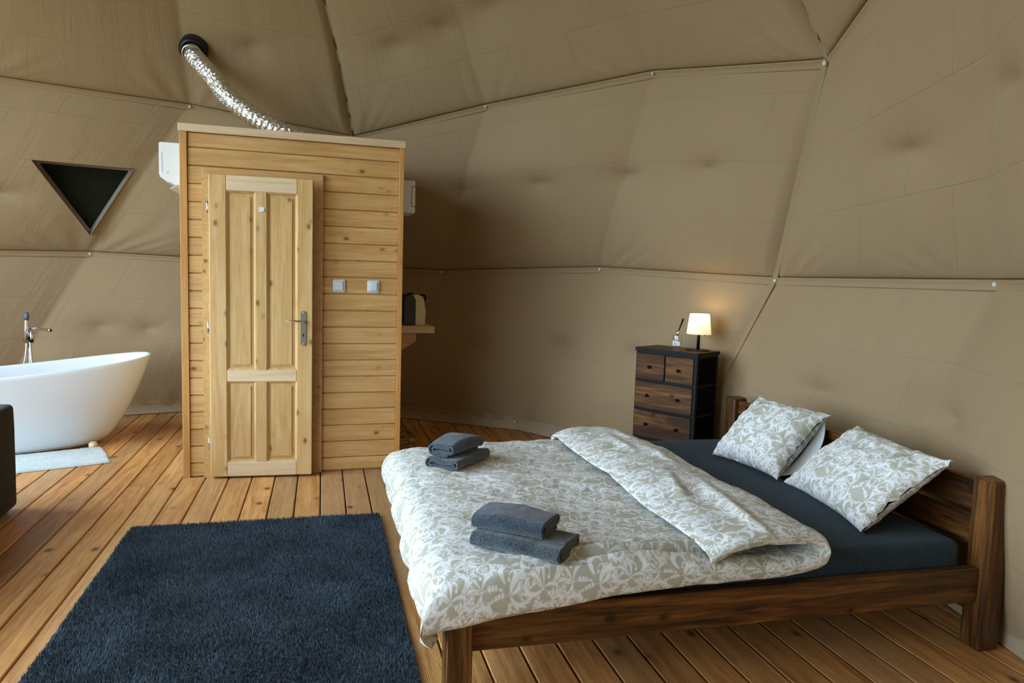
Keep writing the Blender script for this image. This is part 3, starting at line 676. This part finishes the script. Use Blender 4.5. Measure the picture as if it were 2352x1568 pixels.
# printed pattern, drawn on a small repeating tile
TW, TH_ = .30, .40; RES = .0011
NX, NY = int(TW/RES), int(TH_/RES)
tile = np.zeros((NX, NY), np.float32)
def stamp(x, y, r, erase=False):
    r0 = int(r/RES)+2; xi, yi = int(x/RES), int(y/RES)
    ax = np.arange(xi-r0, xi+r0+1); ay = np.arange(yi-r0, yi+r0+1)
    d = np.hypot(ax[:, None]*RES-x, ay[None]*RES-y); a = np.clip((r-d)/RES+.5, 0, 1)
    sl = np.ix_(ax % NX, ay % NY)
    tile[sl] = np.minimum(tile[sl], 1-a) if erase else np.maximum(tile[sl], a)
def draw(strokes, halo=.0022):
    """strokes: list of (points, radii); a thin ground-coloured outline keeps shapes apart"""
    for p, r in strokes:
        for (x, y), q in zip(p[::2], r[::2]): stamp(x, y, q+halo, True)
    for p, r in strokes:
        for (x, y), q in zip(p, r): stamp(x, y, q)
def curve(x, y, ang, L, turn, pw=1.0, n=56):
    t = np.linspace(0, 1, n); a = ang+turn*t**pw
    return t, np.stack([x+np.cumsum(np.cos(a))*L/n, y+np.cumsum(np.sin(a))*L/n], 1), a
def leaf(x, y, ang, L, w, bend=.6):
    t, p, a = curve(x, y, ang, L, bend, n=36); return (p, w*np.sin(PI*t**.85)**.9+.0007)
def cscroll(x, y, ang, L, hand, fat=1.0):
    t, p, a = curve(x, y, ang, L, hand*4.6, 1.55, 84)
    r = fat*L*.085*np.sin(PI*np.clip(t*1.08, 0, 1)**.75)**1.3+.0013; st_ = [(p, r)]
    e = p[-1]; st_.append((e[None], np.array([fat*L*.062])))
    for f, ll in ((.30, .22), (.44, .20), (.57, .16)):
        i = int(f*83); st_.append(leaf(*p[i], a[i]-hand*.95, L*ll, L*.040*fat, hand*1.0))
    draw(st_)
def fan(x, y, ang, L, hand):
    for k_, (da, ll, bd) in enumerate(((-.62, .85, -1.5), (.55, .95, 1.4), (.0, 1.05, .7*hand))):
        t, p, a = curve(x, y, ang+da, L*ll, bd, 1.3, 60); r = L*.058*np.sin(PI*t**1.7)**1.0+.0012
        st_ = [(p, r)]; st_.append((p[-1:], np.array([L*.045])))
        for f in (.62, .78): i = int(f*59); st_.append(leaf(*p[i], a[i]-np.sign(bd)*1.0, L*.16, L*.032, np.sign(bd)*.7))
        draw(st_)
    draw([(np.array([[x, y]]), np.array([.0042]))])
def sprig(x, y, ang, L, bend):
    t, p, a = curve(x, y, ang, L, bend, 1.0, 50); st_ = [(p, np.full(50, .0011))]
    for f in (.35, .58, .78):
        i = int(f*49)
        for sd in (-1, 1): st_.append(leaf(*p[i], a[i]+sd*.8, L*.20*(1.2-.5*f), L*.048, -sd*.4))
    st_.append(leaf(*p[-1], a[-1], L*.24, L*.055, 0)); draw(st_, .0014)
def dots(x, y, ang, n=7, bend=.12):
    for i in range(n):
        stamp(x, y, .0016); x += math.cos(ang)*.0060; y += math.sin(ang)*.0060; ang += bend
_r = random.Random(5)
for gx in range(3):
    for gy in range(4):
        x = (gx+.5+.12*_r.uniform(-1, 1))*TW/3+(gy % 2)*TW/6; y = (gy+.5+.12*_r.uniform(-1, 1))*TH_/4
        hd = 1 if (gx+gy) % 2 else -1; an = _r.uniform(-.5, .5)+(PI/2 if gy % 2 else PI/2+.9*hd)
        t, p, a = curve(x, y, an, .12, hd*1.2, 1.0, 70); draw([(p, np.full(70, .0013))], .0)
        dots(x+.035*math.cos(an+1.4*hd), y+.035*math.sin(an+1.4*hd), an+.3, 7, -.15*hd)
        sprig(x, y, an+PI-.5*hd, .062, .7*hd); sprig(x, y, an-1.7*hd, .055, -.6*hd); sprig(x+.03*math.cos(an), y+.03*math.sin(an), an+2.0*hd, .05, .5*hd)
        cscroll(x, y, an+PI*.80*hd, .118, -hd, .62)
        cscroll(x+.03*math.cos(an-.8*hd), y+.03*math.sin(an-.8*hd), an-.9*hd, .120, hd, .70); cscroll(x, y, an+1.05*hd, .112, -hd, .66)
        if (gx+gy) % 3 != 2: fan(x, y, an+.05, .066, hd)
        else: cscroll(x, y, an+.1, .125, hd, .75)
def sample(u, v):
    x = (u/RES) % NX; y = (v/RES) % NY; xi = x.astype(int); yi = y.astype(int); fx = x-xi; fy = y-yi
    g = lambda a, b: tile[a % NX, b % NY]
    return (g(xi, yi)*(1-fx)+g(xi+1, yi)*fx)*(1-fy)+(g(xi, yi+1)*(1-fx)+g(xi+1, yi+1)*fx)*fy
def set_pattern(me, val):
    at = me.attributes.new('pattern', 'FLOAT', 'POINT'); at.data.foreach_set('value', val.reshape(-1).astype(np.float32))

# duvet, folded back near the pillows
duv = thing('duvet', 'folded back duvet with pale grey and white scroll print on the bed', 'duvet', (2.492, 2.113, 0), TH)
path = [(-2.150, .262), (-2.172, .30), (-2.185, .36), (-2.176, .42), (-2.135, .462), (-2.03, .482), (-1.85, .488), (-1.55, .489), (-1.25, .481), (-1.05, .464), (-.92, .458), (-.82, .468), (-.772, .502), (-.785, .538), (-.86, .556), (-.98, .560), (-1.09, .552), (-1.165, .532), (-1.205, .510), (-1.212, .500), (-1.195, .496)]
NS, NT_ = 860, 640
pu, ps = catmull(path, NS)
side = [(.03, -.135), (-.012, -.140), (-.040, -.125), (-.050, -.095), (-.050, -.058), (-.030, -.022), (.030, -.006), (.14, -.001), (.40, 0), (.8, .0), (1.2, 0), (1.5, -.002), (1.66, -.010), (1.75, -.028), (1.80, -.058), (1.815, -.09), (1.79, -.11)]
sv, st_ = catmull(side, NT_)
Un = pu[:, 0][:, None]*np.ones((1, NT_)); Z0 = pu[:, 1][:, None]*np.ones((1, NT_))
Vn = np.ones((NS, 1))*sv[:, 0][None]; dr = np.ones((NS, 1))*sv[:, 1][None]
icrest = int(np.argmax(pu[:, 0])); si = np.arange(NS)
upper = np.clip((si-icrest+12)/40., 0, 1)[:, None]
# the edge drops more toward the foot, less on the folded layer
dscale = np.interp(Un, [-2.2, -1.9, -1.6, -1.2, -.8], [1.30, 1.25, 1.0, .62, .46])*(1-upper)+.42*upper
foot = np.clip((-2.06-Un)/.10, 0, 1)
Zn = Z0+dr*dscale*np.clip((Z0-.258)/(.478-.258), 0, 1)
Vn = Vn+upper*(.018*np.clip((.32-Vn)/.28, 0, 1)-.02*np.clip((Vn-1.45)/.28, 0, 1))
# hem and crest wander a little
wob = (.018*vnoise(Vn*2.3, Vn*0+.5)+.012*vnoise(Vn*6, Vn*0+3.1))
Un = Un+wob*np.clip((Un+1.9)/.6, 0, 1)-.05*np.clip((Un+1.3)/.5, 0, 1)*np.clip((Vn-.9)/1.0, -1, 1)*.5
bulk = np.clip((Z0-.40)/.06, 0, 1)
Zn += bulk*(.026*vnoise(Un*2.1+4, Vn*2.1)+.018*vnoise(Un*4.7+9, Vn*4.3+2)+.009*vnoise(Un*11, Vn*11)+.004*vnoise(Un*26, Vn*22))
# quilt squares of the filling
Zn += bulk*(1-upper)*.005*(np.cos(2*PI*(Un+2.1)/.42)*.5+np.cos(2*PI*Vn/.42)*.5)
# long creases running along the near side
for (v0, am, wd, u0, u1, sl) in ((.055, .016, .022, -1.9, -.95, .045), (.000, .014, .016, -1.75, -1.15, .02), (.125, .010, .03, -1.7, -1.0, .06), (-.03, .012, .014, -2.05, -1.5, .01), (.035, -.012, .016, -1.6, -.9, .05)):
    en = np.clip((Un-u0)/.25, 0, 1)*np.clip((u1-Un)/.25, 0, 1)
    Zn += 1.6*am*en*np.exp(-((Vn-v0-sl*(Un-u0))/wd)**2)*(1-upper)
# folds in the turned-back flap and pull lines
for (a, b, sl, am) in ((-.95, .35, .30, .012), (-1.05, .55, .45, .010), (-.90, .95, -.1, .008), (-1.0, 1.25, .2, .010), (-.98, .12, .15, .012), (-.9, 1.5, -.2, .009)):
    dd = ((Vn-b)-(Un-a)*sl/.15*.12); Zn += 1.3*upper*am*np.exp(-((Un-a-(Vn-b)*sl*.4)/.030)**2)*np.exp(-((Vn-b)/.16)**2)
# hanging foot: soft vertical ripples
Un += foot*(.014*np.sin(Vn*17+1.0)+.010*np.sin(Vn*41+.3)+.01*vnoise(Vn*9, Z0*9))*np.clip((.45-Z0)/.1, 0, 1)
Pdv = np.stack([Un, Vn, Zn], -1)
me = grid_mesh('duvet', Pdv)
set_pattern(me, sample((ps[:, None]*np.ones((1, NT_))).reshape(-1)+.05, (np.ones((NS, 1))*st_[None]).reshape(-1)))
dcover = obj('cover', me, M['print'], duv)

# pillows
def pillow_mesh(L, W, H, seed, nu=190, nv=150, open_end=False):
    a = np.linspace(-1, 1, nu)[:, None]*np.ones((1, nv)); b = np.ones((nu, 1))*np.linspace(-1, 1, nv)[None]
    infl = (np.clip(1-np.abs(a)**2.6, 0, 1)*np.clip(1-np.abs(b)**2.6, 0, 1))**.55
    pin = 1-.10*(1-np.abs(b)**2.5)*np.abs(a)**3; pin2 = 1-.10*(1-np.abs(a)**2.5)*np.abs(b)**3
    X = a*L/2*pin; Y = b*W/2*pin2
    wr = .012*vnoise(a*3+seed, b*3+seed*2)+.008*vnoise(a*7+seed, b*7)+.016*(1-infl)*vnoise(a*11+seed*3, b*11)
    top = H*.5*infl+wr; bot = -H*.5*infl+wr*.5
    P1 = np.stack([X, Y, top+.002], -1); P2 = np.stack([X, Y, bot-.002], -1)
    P = np.concatenate([P1, P2[:, ::-1]], 1)
    me = grid_mesh('pillow', P, closed_v=True, flip=False)
    ua = np.concatenate([a*L/2, a[:, ::-1]*L/2], 1); vb = np.concatenate([b*W/2, b[:, ::-1]*W/2], 1)
    set_pattern(me, sample((ua+1.37+seed*.1).reshape(-1), (vb+1.11+seed*.07).reshape(-1)))
    return me
def lean(o, origin, ex, ey):
    ex = Vector(ex).normalized(); ey = Vector(ey); ey = (ey-ex*ey.dot(ex)).normalized(); ez = ex.cross(ey)
    mm = Matrix((ex, ey, ez)).transposed().to_4x4(); mm.translation = origin
    o.matrix_world = mm
def bedw(u, v, z):
    c, s = math.cos(TH), math.sin(TH); return Vector((2.492+c*u-s*v, 2.113+s*u+c*v, z))
# near pillow: long edge along the headboard
A, Bc, Cc = bedw(-.37, .22, .46), bedw(-.24, .90, .455), bedw(-.03, .20, .70)
D = bedw(-.02, .77, .70)
p1 = thing('pillow', 'front pillow in grey and white scroll print leaning near the front headboard post', 'pillow', group='pillows on the bed')
lean(p1, (A+Bc+Cc+D)/4, A-Bc, (Cc+D)-(A+Bc))
obj('pillowcase', pillow_mesh(.72, .46, .175, 1), M['print'], p1)
A, Bc, Cc, D = bedw(-.29, .93, .46), bedw(-.36, 1.44, .46), bedw(-.03, .97, .745), bedw(-.06, 1.44, .735)
p2 = thing('pillow', 'rear pillow in grey and white scroll print with its open end showing', 'pillow', group='pillows on the bed')
lean(p2, (A+Bc+Cc+D)/4, A-Bc, (Cc+D)-(A+Bc))
obj('pillowcase', pillow_mesh(.52, .45, .20, 4, 150, 140), M['print'], p2)
# open end of the case: a curved flap behind the filling
a = np.linspace(-1, 1, 40); rowsf = []
for s in np.linspace(0, 1, 10):
    rowsf.append(np.stack([.20+.075*s*(1-a**2*.55)+0*a, a*.205*(1-.05*s), -.075*(1-np.abs(a)**2.4)**.7*(.9+.15*s)-.004], -1))
me = grid_mesh('flap', np.array(rowsf)); fo = obj('case_flap', me, M['cotton'], p2)
md = fo.modifiers.new('thick', 'SOLIDIFY'); md.thickness = .003

# folded towels
def towel(parent_name, label, W_, H_, L_, th_, turns, mat, loc, rz, seed, group, tilt=0.0, sag=.0):
    """spiral folded sheet: section in (x,z), swept along y"""
    pts = []
    x0, x1, z0, z1 = -W_/2, W_/2, th_/2, H_-th_/2
    for k in range(turns):
        g = k*th_*1.12
        a0, a1, b0, b1 = x0+g*1.6, x1-g*1.6, z0+g, z1-g
        if b1-b0 < th_*.9: break
        r = (b1-b0)/2
        pts += [(a1-r-.01, b0), (0, b0), (a0+r, b0)]
        pts += [(a0+r-r*math.sin(t), (b0+b1)/2-r*math.cos(t)) for t in np.linspace(.4, PI-.4, 5)]
        pts += [(a0+r, b1), (0, b1), (a1-r, b1)]
        pts += [(a1-r+(r-.5*th_)*math.sin(t), b1-(r-.55*th_)*(1-math.cos(t))) for t in np.linspace(.5, PI-.4, 5)]
    c, q = catmull(pts, 150)
    tg = np.gradient(c, axis=0); tg /= np.linalg.norm(tg, axis=1)[:, None]; nn = np.stack([-tg[:, 1], tg[:, 0]], 1)
    sec = np.vstack([c+nn*th_*.46, (c-nn*th_*.46)[::-1]])
    ny = 46; ys = np.linspace(-L_/2, L_/2, ny)
    P = np.zeros((ny, len(sec), 3)); P[:, :, 0] = sec[None, :, 0]; P[:, :, 2] = sec[None, :, 1]; P[:, :, 1] = ys[:, None]
    nz = vnoise(P[..., 0]*14+seed*5, P[..., 1]*9+seed)*.012+vnoise(P[..., 0]*40+seed, P[..., 1]*40)*.003
    P[..., 2] += nz*(P[..., 2]/H_)+sag*np.sin(PI*(P[..., 1]/L_+.5))*(P[..., 2]/H_)
    P[..., 0] += vnoise(P[..., 1]*12+seed, P[..., 2]*30)*.008
    P[..., 1] += vnoise(P[..., 0]*8+seed, P[..., 2]*60)*.006
    o = thing(parent_name, label, 'towel', loc, rz, group)
    me = grid_mesh('sheet', P, closed_v=True)
    bm = bmesh.new(); bm.from_mesh(me); bm.verts.ensure_lookup_table(); ns = len(sec); h_ = ns//2
    for base in (0, (ny-1)*ns):
        for i in range(h_-1):
            ids = [base+i, base+i+1, base+ns-2-i, base+ns-1-i]
            try: bm.faces.new([bm.verts[j] for j in ids])
            except ValueError: pass
    bmesh.ops.recalc_face_normals(bm, faces=bm.faces); bm.to_mesh(me); bm.free()
    obj('folded_cloth', me, mat, o, smooth=True)
    if tilt: o.rotation_euler = (tilt, 0, rz)
    return o
b1 = bedw(-1.812, .155, .487)
towel('towel', 'dark blue grey folded towel at the bottom of the front towel stack', .185, .052, .33, .012, 2, M['towel2'], b1, R_(50)+TH, 1, 'folded towels on the duvet')
b2 = bedw(-1.835, .205, .541)
towel('towel', 'dark blue grey rolled towel on top of the front towel stack', .165, .050, .265, .012, 2, M['towel'], b2, R_(52)+TH, 2, 'folded towels on the duvet', sag=.008)
b3 = bedw(-1.855, 1.26, .482)
towel('towel', 'dark blue grey folded towel at the bottom of the rear towel stack', .185, .056, .30, .011, 2, M['towel2'], b3, R_(-42)+TH, 3, 'folded towels on the duvet')
b4 = bedw(-1.865, 1.275, .540)
towel('towel', 'dark blue folded towel on top of the rear towel stack', .150, .062, .25, .012, 2, M['towel'], b4, R_(-46)+TH, 4, 'folded towels on the duvet', sag=.022)

# ------------------------------------------------------------------ dresser
da = math.atan2(4.19260779-4.6160905, 2.38017915-2.13463989)
dr_ = thing('chest_of_drawers', 'narrow rustic brown chest of drawers with black frame between bed and wall', 'drawers', (2.1346, 4.6161, 0), da)
DW, DD, DH = .490, .280, .94
box('top_board', (0, 0, DH-.018), (DW, DD, DH-.001), M['rustic'], dr_, .001)
for lo, hi in (((-.003, -.003, DH-.022), (DW+.003, .004, DH)), ((-.003, DD-.004, DH-.022), (DW+.003, DD+.003, DH)), ((-.003, 0, DH-.022), (.004, DD, DH)), ((DW-.004, 0, DH-.022), (DW+.003, DD, DH))):
    box('top_edge', lo, hi, M['black'], dr_)
for x in (.004, DW-.026):
    for y in (.004, DD-.026): box('leg', (x, y, 0), (x+.022, y+.022, DH-.018), M['black'], dr_)
zr = [.918, .722, .520, .318, .116]
for i, z in enumerate(zr):
    for y in (.004, DD-.020): box('cross_bar', (.020, y+.002, z-.016), (DW-.020, y+.018, z), M['black'], dr_)
    for x in (.006, DW-.022): box('side_bar', (x, .020, z-.016), (x+.016, DD-.020, z), M['black'], dr_)
knob = lathe_mesh('knob', [(0, .024), (.008, .023), (.012, .017), (.009, .010), (.005, .007), (.005, 0), (0, 0)], 14)
def drawer(x0, x1, z0, z1, kx):
    d = obj('drawer', box_mesh(x1-x0, .014, z1-z0, .001), M['rustic'], dr_, loc=((x0+x1)/2, .004, (z0+z1)/2))
    w = (x1-x0)
    obj('drawer_bin', box_mesh(w-.02, DD-.05, z1-z0-.03), M['blackfab'], d, loc=(0, DD/2-.005, -.008))
    for k_ in kx: obj('knob', knob, M['black'], d, loc=(k_*w, -.007, 0), rot=(PI/2, 0, 0))
xm = DW/2
for x in (.0085, DW-.0145): box('side_fabric', (x, .024, .10), (x+.006, DD-.024, .904), M['blackfab'], dr_)
box('back_fabric', (.02, DD-.012, .10), (DW-.02, DD-.008, .904), M['blackfab'], dr_)
for i in range(4):
    z1, z0 = zr[i]-.018, zr[i+1]+.002
    if i == 0:
        drawer(.012, xm-.006, z0, z1, (0,)); drawer(xm+.006, DW-.028, z0, z1, (0,))
    else: drawer(.012, DW-.028, z0, z1, (-.27, .27))
box('divider', (xm-.005, .006, zr[1]), (xm+.005, DD-.01, zr[0]-.016), M['black'], dr_)
# lamp
lm = thing('table_lamp', 'small lit table lamp with pleated cream shade on the chest of drawers', 'lamp', (2.498, 4.403, DH))
obj('base', lathe_mesh('base', [(0, .006), (.060, .006), (.078, .004), (.080, 0), (0, 0)], 36), M['black'], lm)
obj('stem', lathe_mesh('stem', [(.0, .19), (.010, .19), (.011, .006), (0, .006)], 16), M['black'], lm)
sg = 144; th = np.linspace(0, 2*PI, sg, endpoint=False); pr = np.array([(.082, .112), (.0805, .122), (.066, .245), (.064, .250)])
rp = pr[:, 0][:, None]*(1+.012*np.cos(th*48)[None]); Psh = np.stack([rp*np.cos(th), rp*np.sin(th), np.repeat(pr[:, 1][:, None], sg, 1)], -1)
obj('shade', grid_mesh('shade', Psh, closed_v=True), M['shade'], lm)
obj('shade_ring', lathe_mesh('ring', [(.009, .185), (.012, .185), (.012, .19), (.009, .19)], 16), M['black'], lm)
obj('pull_switch', lathe_mesh('sw', [(0, -.006), (.004, -.004), (.004, .004), (0, .006)], 10), M['black'], lm, loc=(.035, -.02, .105))
x = NT('bulb_glow'); x.set(Base_Color=(1, .9, .7, 1)); x.b.inputs['Emission Color'].default_value = (1, .78, .5, 1); x.b.inputs['Emission Strength'].default_value = 4
obj('bulb', lathe_mesh('bulb', [(0, .225), (.014, .22), (.02, .208), (.016, .195), (.01, .188), (0, .188)], 16), x.m, lm, smooth=True)
lamp_l = bpy.data.lights.new('lamp_light', 'POINT'); lamp_l.energy = 1.3; lamp_l.color = (1, .70, .38); lamp_l.shadow_soft_size = .02
lo_ = bpy.data.objects.new('lamp_light', lamp_l); COL.objects.link(lo_); lo_.parent = lm; lo_.location = (0, 0, .232)
# reed diffuser
rd = thing('reed_diffuser', 'clear glass reed diffuser with black sticks beside the lamp', 'diffuser', (2.4426, 4.5988, DH), da)
obj('bottle', box_mesh(.058, .058, .088, .010, 3), M['glass'], rd, loc=(0, 0, .046))
obj('collar', lathe_mesh('col', [(.0, .118), (.012, .118), (.013, .092), (.010, .088), (0, .088)], 18), M['chrome'], rd)
for i, (dx, dy) in enumerate(((.036, .0), (.040, .006))):
    obj('reed', tube_mesh('reed', [(-dx*.35, -dy, .02), (0, 0, .10), (dx, dy, .205)], .0035, 6), M['black'], rd)
obj('label', box_mesh(.036, .002, .034), M['white2'], rd, loc=(0, -.030, .030))
obj('print_line', box_mesh(.018, .001, .006), M['darkplastic'], rd, loc=(.002, -.0312, .024)); obj('print_line', box_mesh(.022, .001, .003), plain('pale_print', srgb(150, 150, 150), .6), rd, loc=(0, -.0312, .036))

# ------------------------------------------------------------------ rug
rug = thing('rug', 'dark blue grey shaggy rectangular rug on the deck', 'rug', (-.98, 4.098, 0), R_(.26))
RW, RL = 1.31, 1.95
obj('backing', box_mesh(RW, RL, .012, .004), M['rug'], rug, loc=(RW/2, -RL/2, .006))
nb = 150000
bx_ = rng.random(nb)*(RW-.004)+.002; by = -(rng.random(nb)*(RL-.004)+.002)
ang = rng.random(nb)*2*PI; hh = .013+.007*rng.random(nb)
lx = .010*(vnoise(bx_*5, by*5)*1.6+.9*(rng.random(nb)-.5)); ly = .010*(vnoise(bx_*5+7, by*5+3)*1.6+.9*(rng.random(nb)-.5))
hw = .0022
v = np.zeros((nb, 3, 3), np.float32)
v[:, 0] = np.stack([bx_+np.cos(ang)*hw, by+np.sin(ang)*hw, np.full(nb, .009)], 1)
v[:, 1] = np.stack([bx_-np.cos(ang)*hw, by-np.sin(ang)*hw, np.full(nb, .009)], 1)
v[:, 2] = np.stack([bx_+lx, by+ly, .009+hh], 1)
me = bpy.data.meshes.new('pile'); me.vertices.add(nb*3); me.vertices.foreach_set('co', v.reshape(-1)); me.loops.add(nb*3); me.loops.foreach_set('vertex_index', np.arange(nb*3, dtype=np.int32))
me.polygons.add(nb); me.polygons.foreach_set('loop_start', (np.arange(nb)*3).astype(np.int32)); me.polygons.foreach_set('loop_total', np.full(nb, 3, np.int32)); me.update(calc_edges=True)
tag(obj('pile', me, M['rug'], rug), kind='stuff')

# ------------------------------------------------------------------ bathtub corner
e_ax = R_(22.1)
tub = thing('bathtub', 'white freestanding slipper bathtub with a high sloping end', 'bathtub', (-1.803, 6.184, 0), e_ax)
def rimz(u): return .575+.112*np.clip((u+.75)/1.25, 0, 1)**1.5
def tub_shell(s_out):
    """levels from foot to rim, outer then inner"""
    th = np.linspace(0, 2*PI, 96, endpoint=False); rowsT = []
    def ring(u0, u1, hw, zf, n=2.4):
        c = (u0+u1)/2; a = (u1-u0)/2
        x = c+a*np.sign(np.cos(th))*np.abs(np.cos(th))**(2/n); y = hw*np.sign(np.sin(th))*np.abs(np.sin(th))**(2/n)
        return np.stack([x, y, zf(x)], -1)
    f0, f1, h0 = -1.00, .10, .215
    r0, r1, hr = -1.19, .487, .350
    lv = np.linspace(0, 1, 22)
    for s in lv:
        k = s**.62
        rowsT.append(ring(f0+(r0-f0)*k, f1+(r1-f1)*k, h0+(hr-h0)*(s**.55), lambda x, s=s: .012+(rimz(x)-.012)*s))
    for (i, dz) in ((.004, .006), (.012, .008), (.022, .004)):
        rowsT.append(ring(r0+i, r1-i, hr-i, lambda x, dz=dz: rimz(x)+dz))
    for s in np.linspace(1, 0, 14):
        k = s**.8
        rowsT.append(ring(f0+.06+(r0+.026-f0-.06)*k, f1-.06+(r1-.026-f1+.06)*k, h0-.03+(hr-.026-h0+.03)*(s**.6), lambda x, s=s: .10+(rimz(x)-.004-.10)*s))
    rowsT.append(ring(-.95, .0, .02, lambda x: x*0+.095))
    return np.array(rowsT)
me = grid_mesh('tub', tub_shell(1), closed_v=True)
bm = bmesh.new(); bm.from_mesh(me); bmesh.ops.holes_fill(bm, edges=[e for e in bm.edges if e.is_boundary], sides=0); bmesh.ops.recalc_face_normals(bm, faces=bm.faces); bm.to_mesh(me); bm.free()
obj('shell', me, M['acrylic'], tub, smooth=True)
obj('overflow', lathe_mesh('ov', [(0, .004), (.026, .004), (.03, 0), (0, 0)], 20), M['chrome'], tub, loc=(-.5, .02, .105))
# faucet behind the tub
fc = thing('bath_faucet', 'chrome floor standing bath faucet with hand shower behind the bathtub', 'faucet', (-2.32, 6.66, 0))
obj('base_plate', lathe_mesh('fb', [(0, .012), (.07, .012), (.075, 0), (0, 0)], 28), M['chrome'], fc)
obj('column', tube_mesh('fcol', [(0, 0, .01), (0, 0, .40), (0, 0, .80)], .018, 14), M['chrome'], fc)
obj('hand_shower', tube_mesh('fs', [(-.012, -.03, .74), (-.010, -.03, .85), (-.006, -.03, .95), (-.004, -.03, .995)], .017, 14), M['chrome'], fc)
obj('grip', tube_mesh('fg', [(-.006, -.03, .925), (-.005, -.03, .955), (-.004, -.03, .985)], .0185, 14), plain('grey_grip', srgb(84, 96, 106), .4), fc)
sp, _ = catmull([(.0, 0, .855), (.05, -.03, .860), (.14, -.09, .856), (.20, -.13, .852)], 16)
obj('spout', tube_mesh('fsp', sp, .012, 12), M['chrome'], fc)
obj('valve', tube_mesh('fv', [(.022, -.015, .74), (.022, -.015, .79), (.022, -.015, .835)], .017, 12), M['chrome'], fc)
obj('holder', tube_mesh('fh', [(-.03, -.02, .755), (0, -.02, .757), (.035, -.02, .755)], .016, 10), M['black'], fc)
for sgn, dx in ((-1, -.055), (1, .045)):
    hp, _ = catmull([(sgn*.012, -.025, .75), (sgn*.018, -.03, .65), (dx*.7, -.04, .52), (dx*1.2, -.05, .36), (dx*.4, -.03, .14), (0, -.02, .03)], 40)
    obj('hose', tube_mesh('fho', hp, .0085, 8), M['chrome'], fc)
# bath mat
bmat = thing('bath_mat', 'pale grey fluffy bath mat in front of the bathtub', 'mat', (-1.918, 5.612, 0), R_(21))
P = []
nu_, nv_ = 90, 60
aa = np.linspace(-1, 1, nu_)[:, None]*np.ones((1, nv_)); bb = np.ones((nu_, 1))*np.linspace(-1, 1, nv_)[None]
ru = .42*(1-.03*np.abs(bb)**6)+.012*vnoise(bb*2, bb*0+1); rv = .255*(1-.04*np.abs(aa)**8)
edge = np.clip(np.minimum(1-np.abs(aa), (1-np.abs(bb))*.7)/.05, 0, 1)**.5
zz = .003+.013*edge+.004*vnoise(aa*30, bb*20)*edge
me = grid_mesh('matp', np.stack([aa*ru, bb*rv, zz], -1)); mo = obj('pile_cloth', me, M['mat'], bmat)
# wooden wedge at the foot of the tub
wd = tag(obj('wooden_block', prism_mesh('wedge', [(-.030, -.026), (.030, -.026), (.034, .020), (.010, .034), (-.026, .028)], 0, .052, .010), M['pine_pale'], loc=(-1.680, 5.978, 0), rot=(0, 0, .5), smooth=True), 'small pale wooden block against the foot of the bathtub', 'block')

# ------------------------------------------------------------------ sofa at the left edge
sf = thing('sofa', 'black velvet sofa with blocky back at the left edge', 'sofa', (-1.668, 4.557, 0), R_(1.5))
rbox('backrest', (-.24, -1.75, .02), (0, 0, .612), .030, M['sofa'], sf, (.003, 6), 4, 4)
rbox('armrest', (-.90, -.20, .02), (-.22, 0, .575), .030, M['sofa'], sf, (.003, 6), 4, 4)
rbox('armrest', (-.90, -1.75, .02), (-.22, -1.55, .575), .030, M['sofa'], sf, (.003, 6), 4, 4)
rbox('seat_base', (-.88, -1.56, .02), (-.20, -.19, .27), .020, M['sofa'], sf, (.0, 6), 3, 2)
for y0, y1 in ((-1.545, -.88), (-.87, -.205)): rbox('seat_cushion', (-.90, y0, .27), (-.25, y1, .42), .040, M['sofa'], sf, (.004, 5), 4, 4)
for x in (-.84, -.06):
    for y in (-1.68, -.07): box('foot', (x-.02, y-.02, 0), (x+.02, y+.02, .03), M['black'], sf)
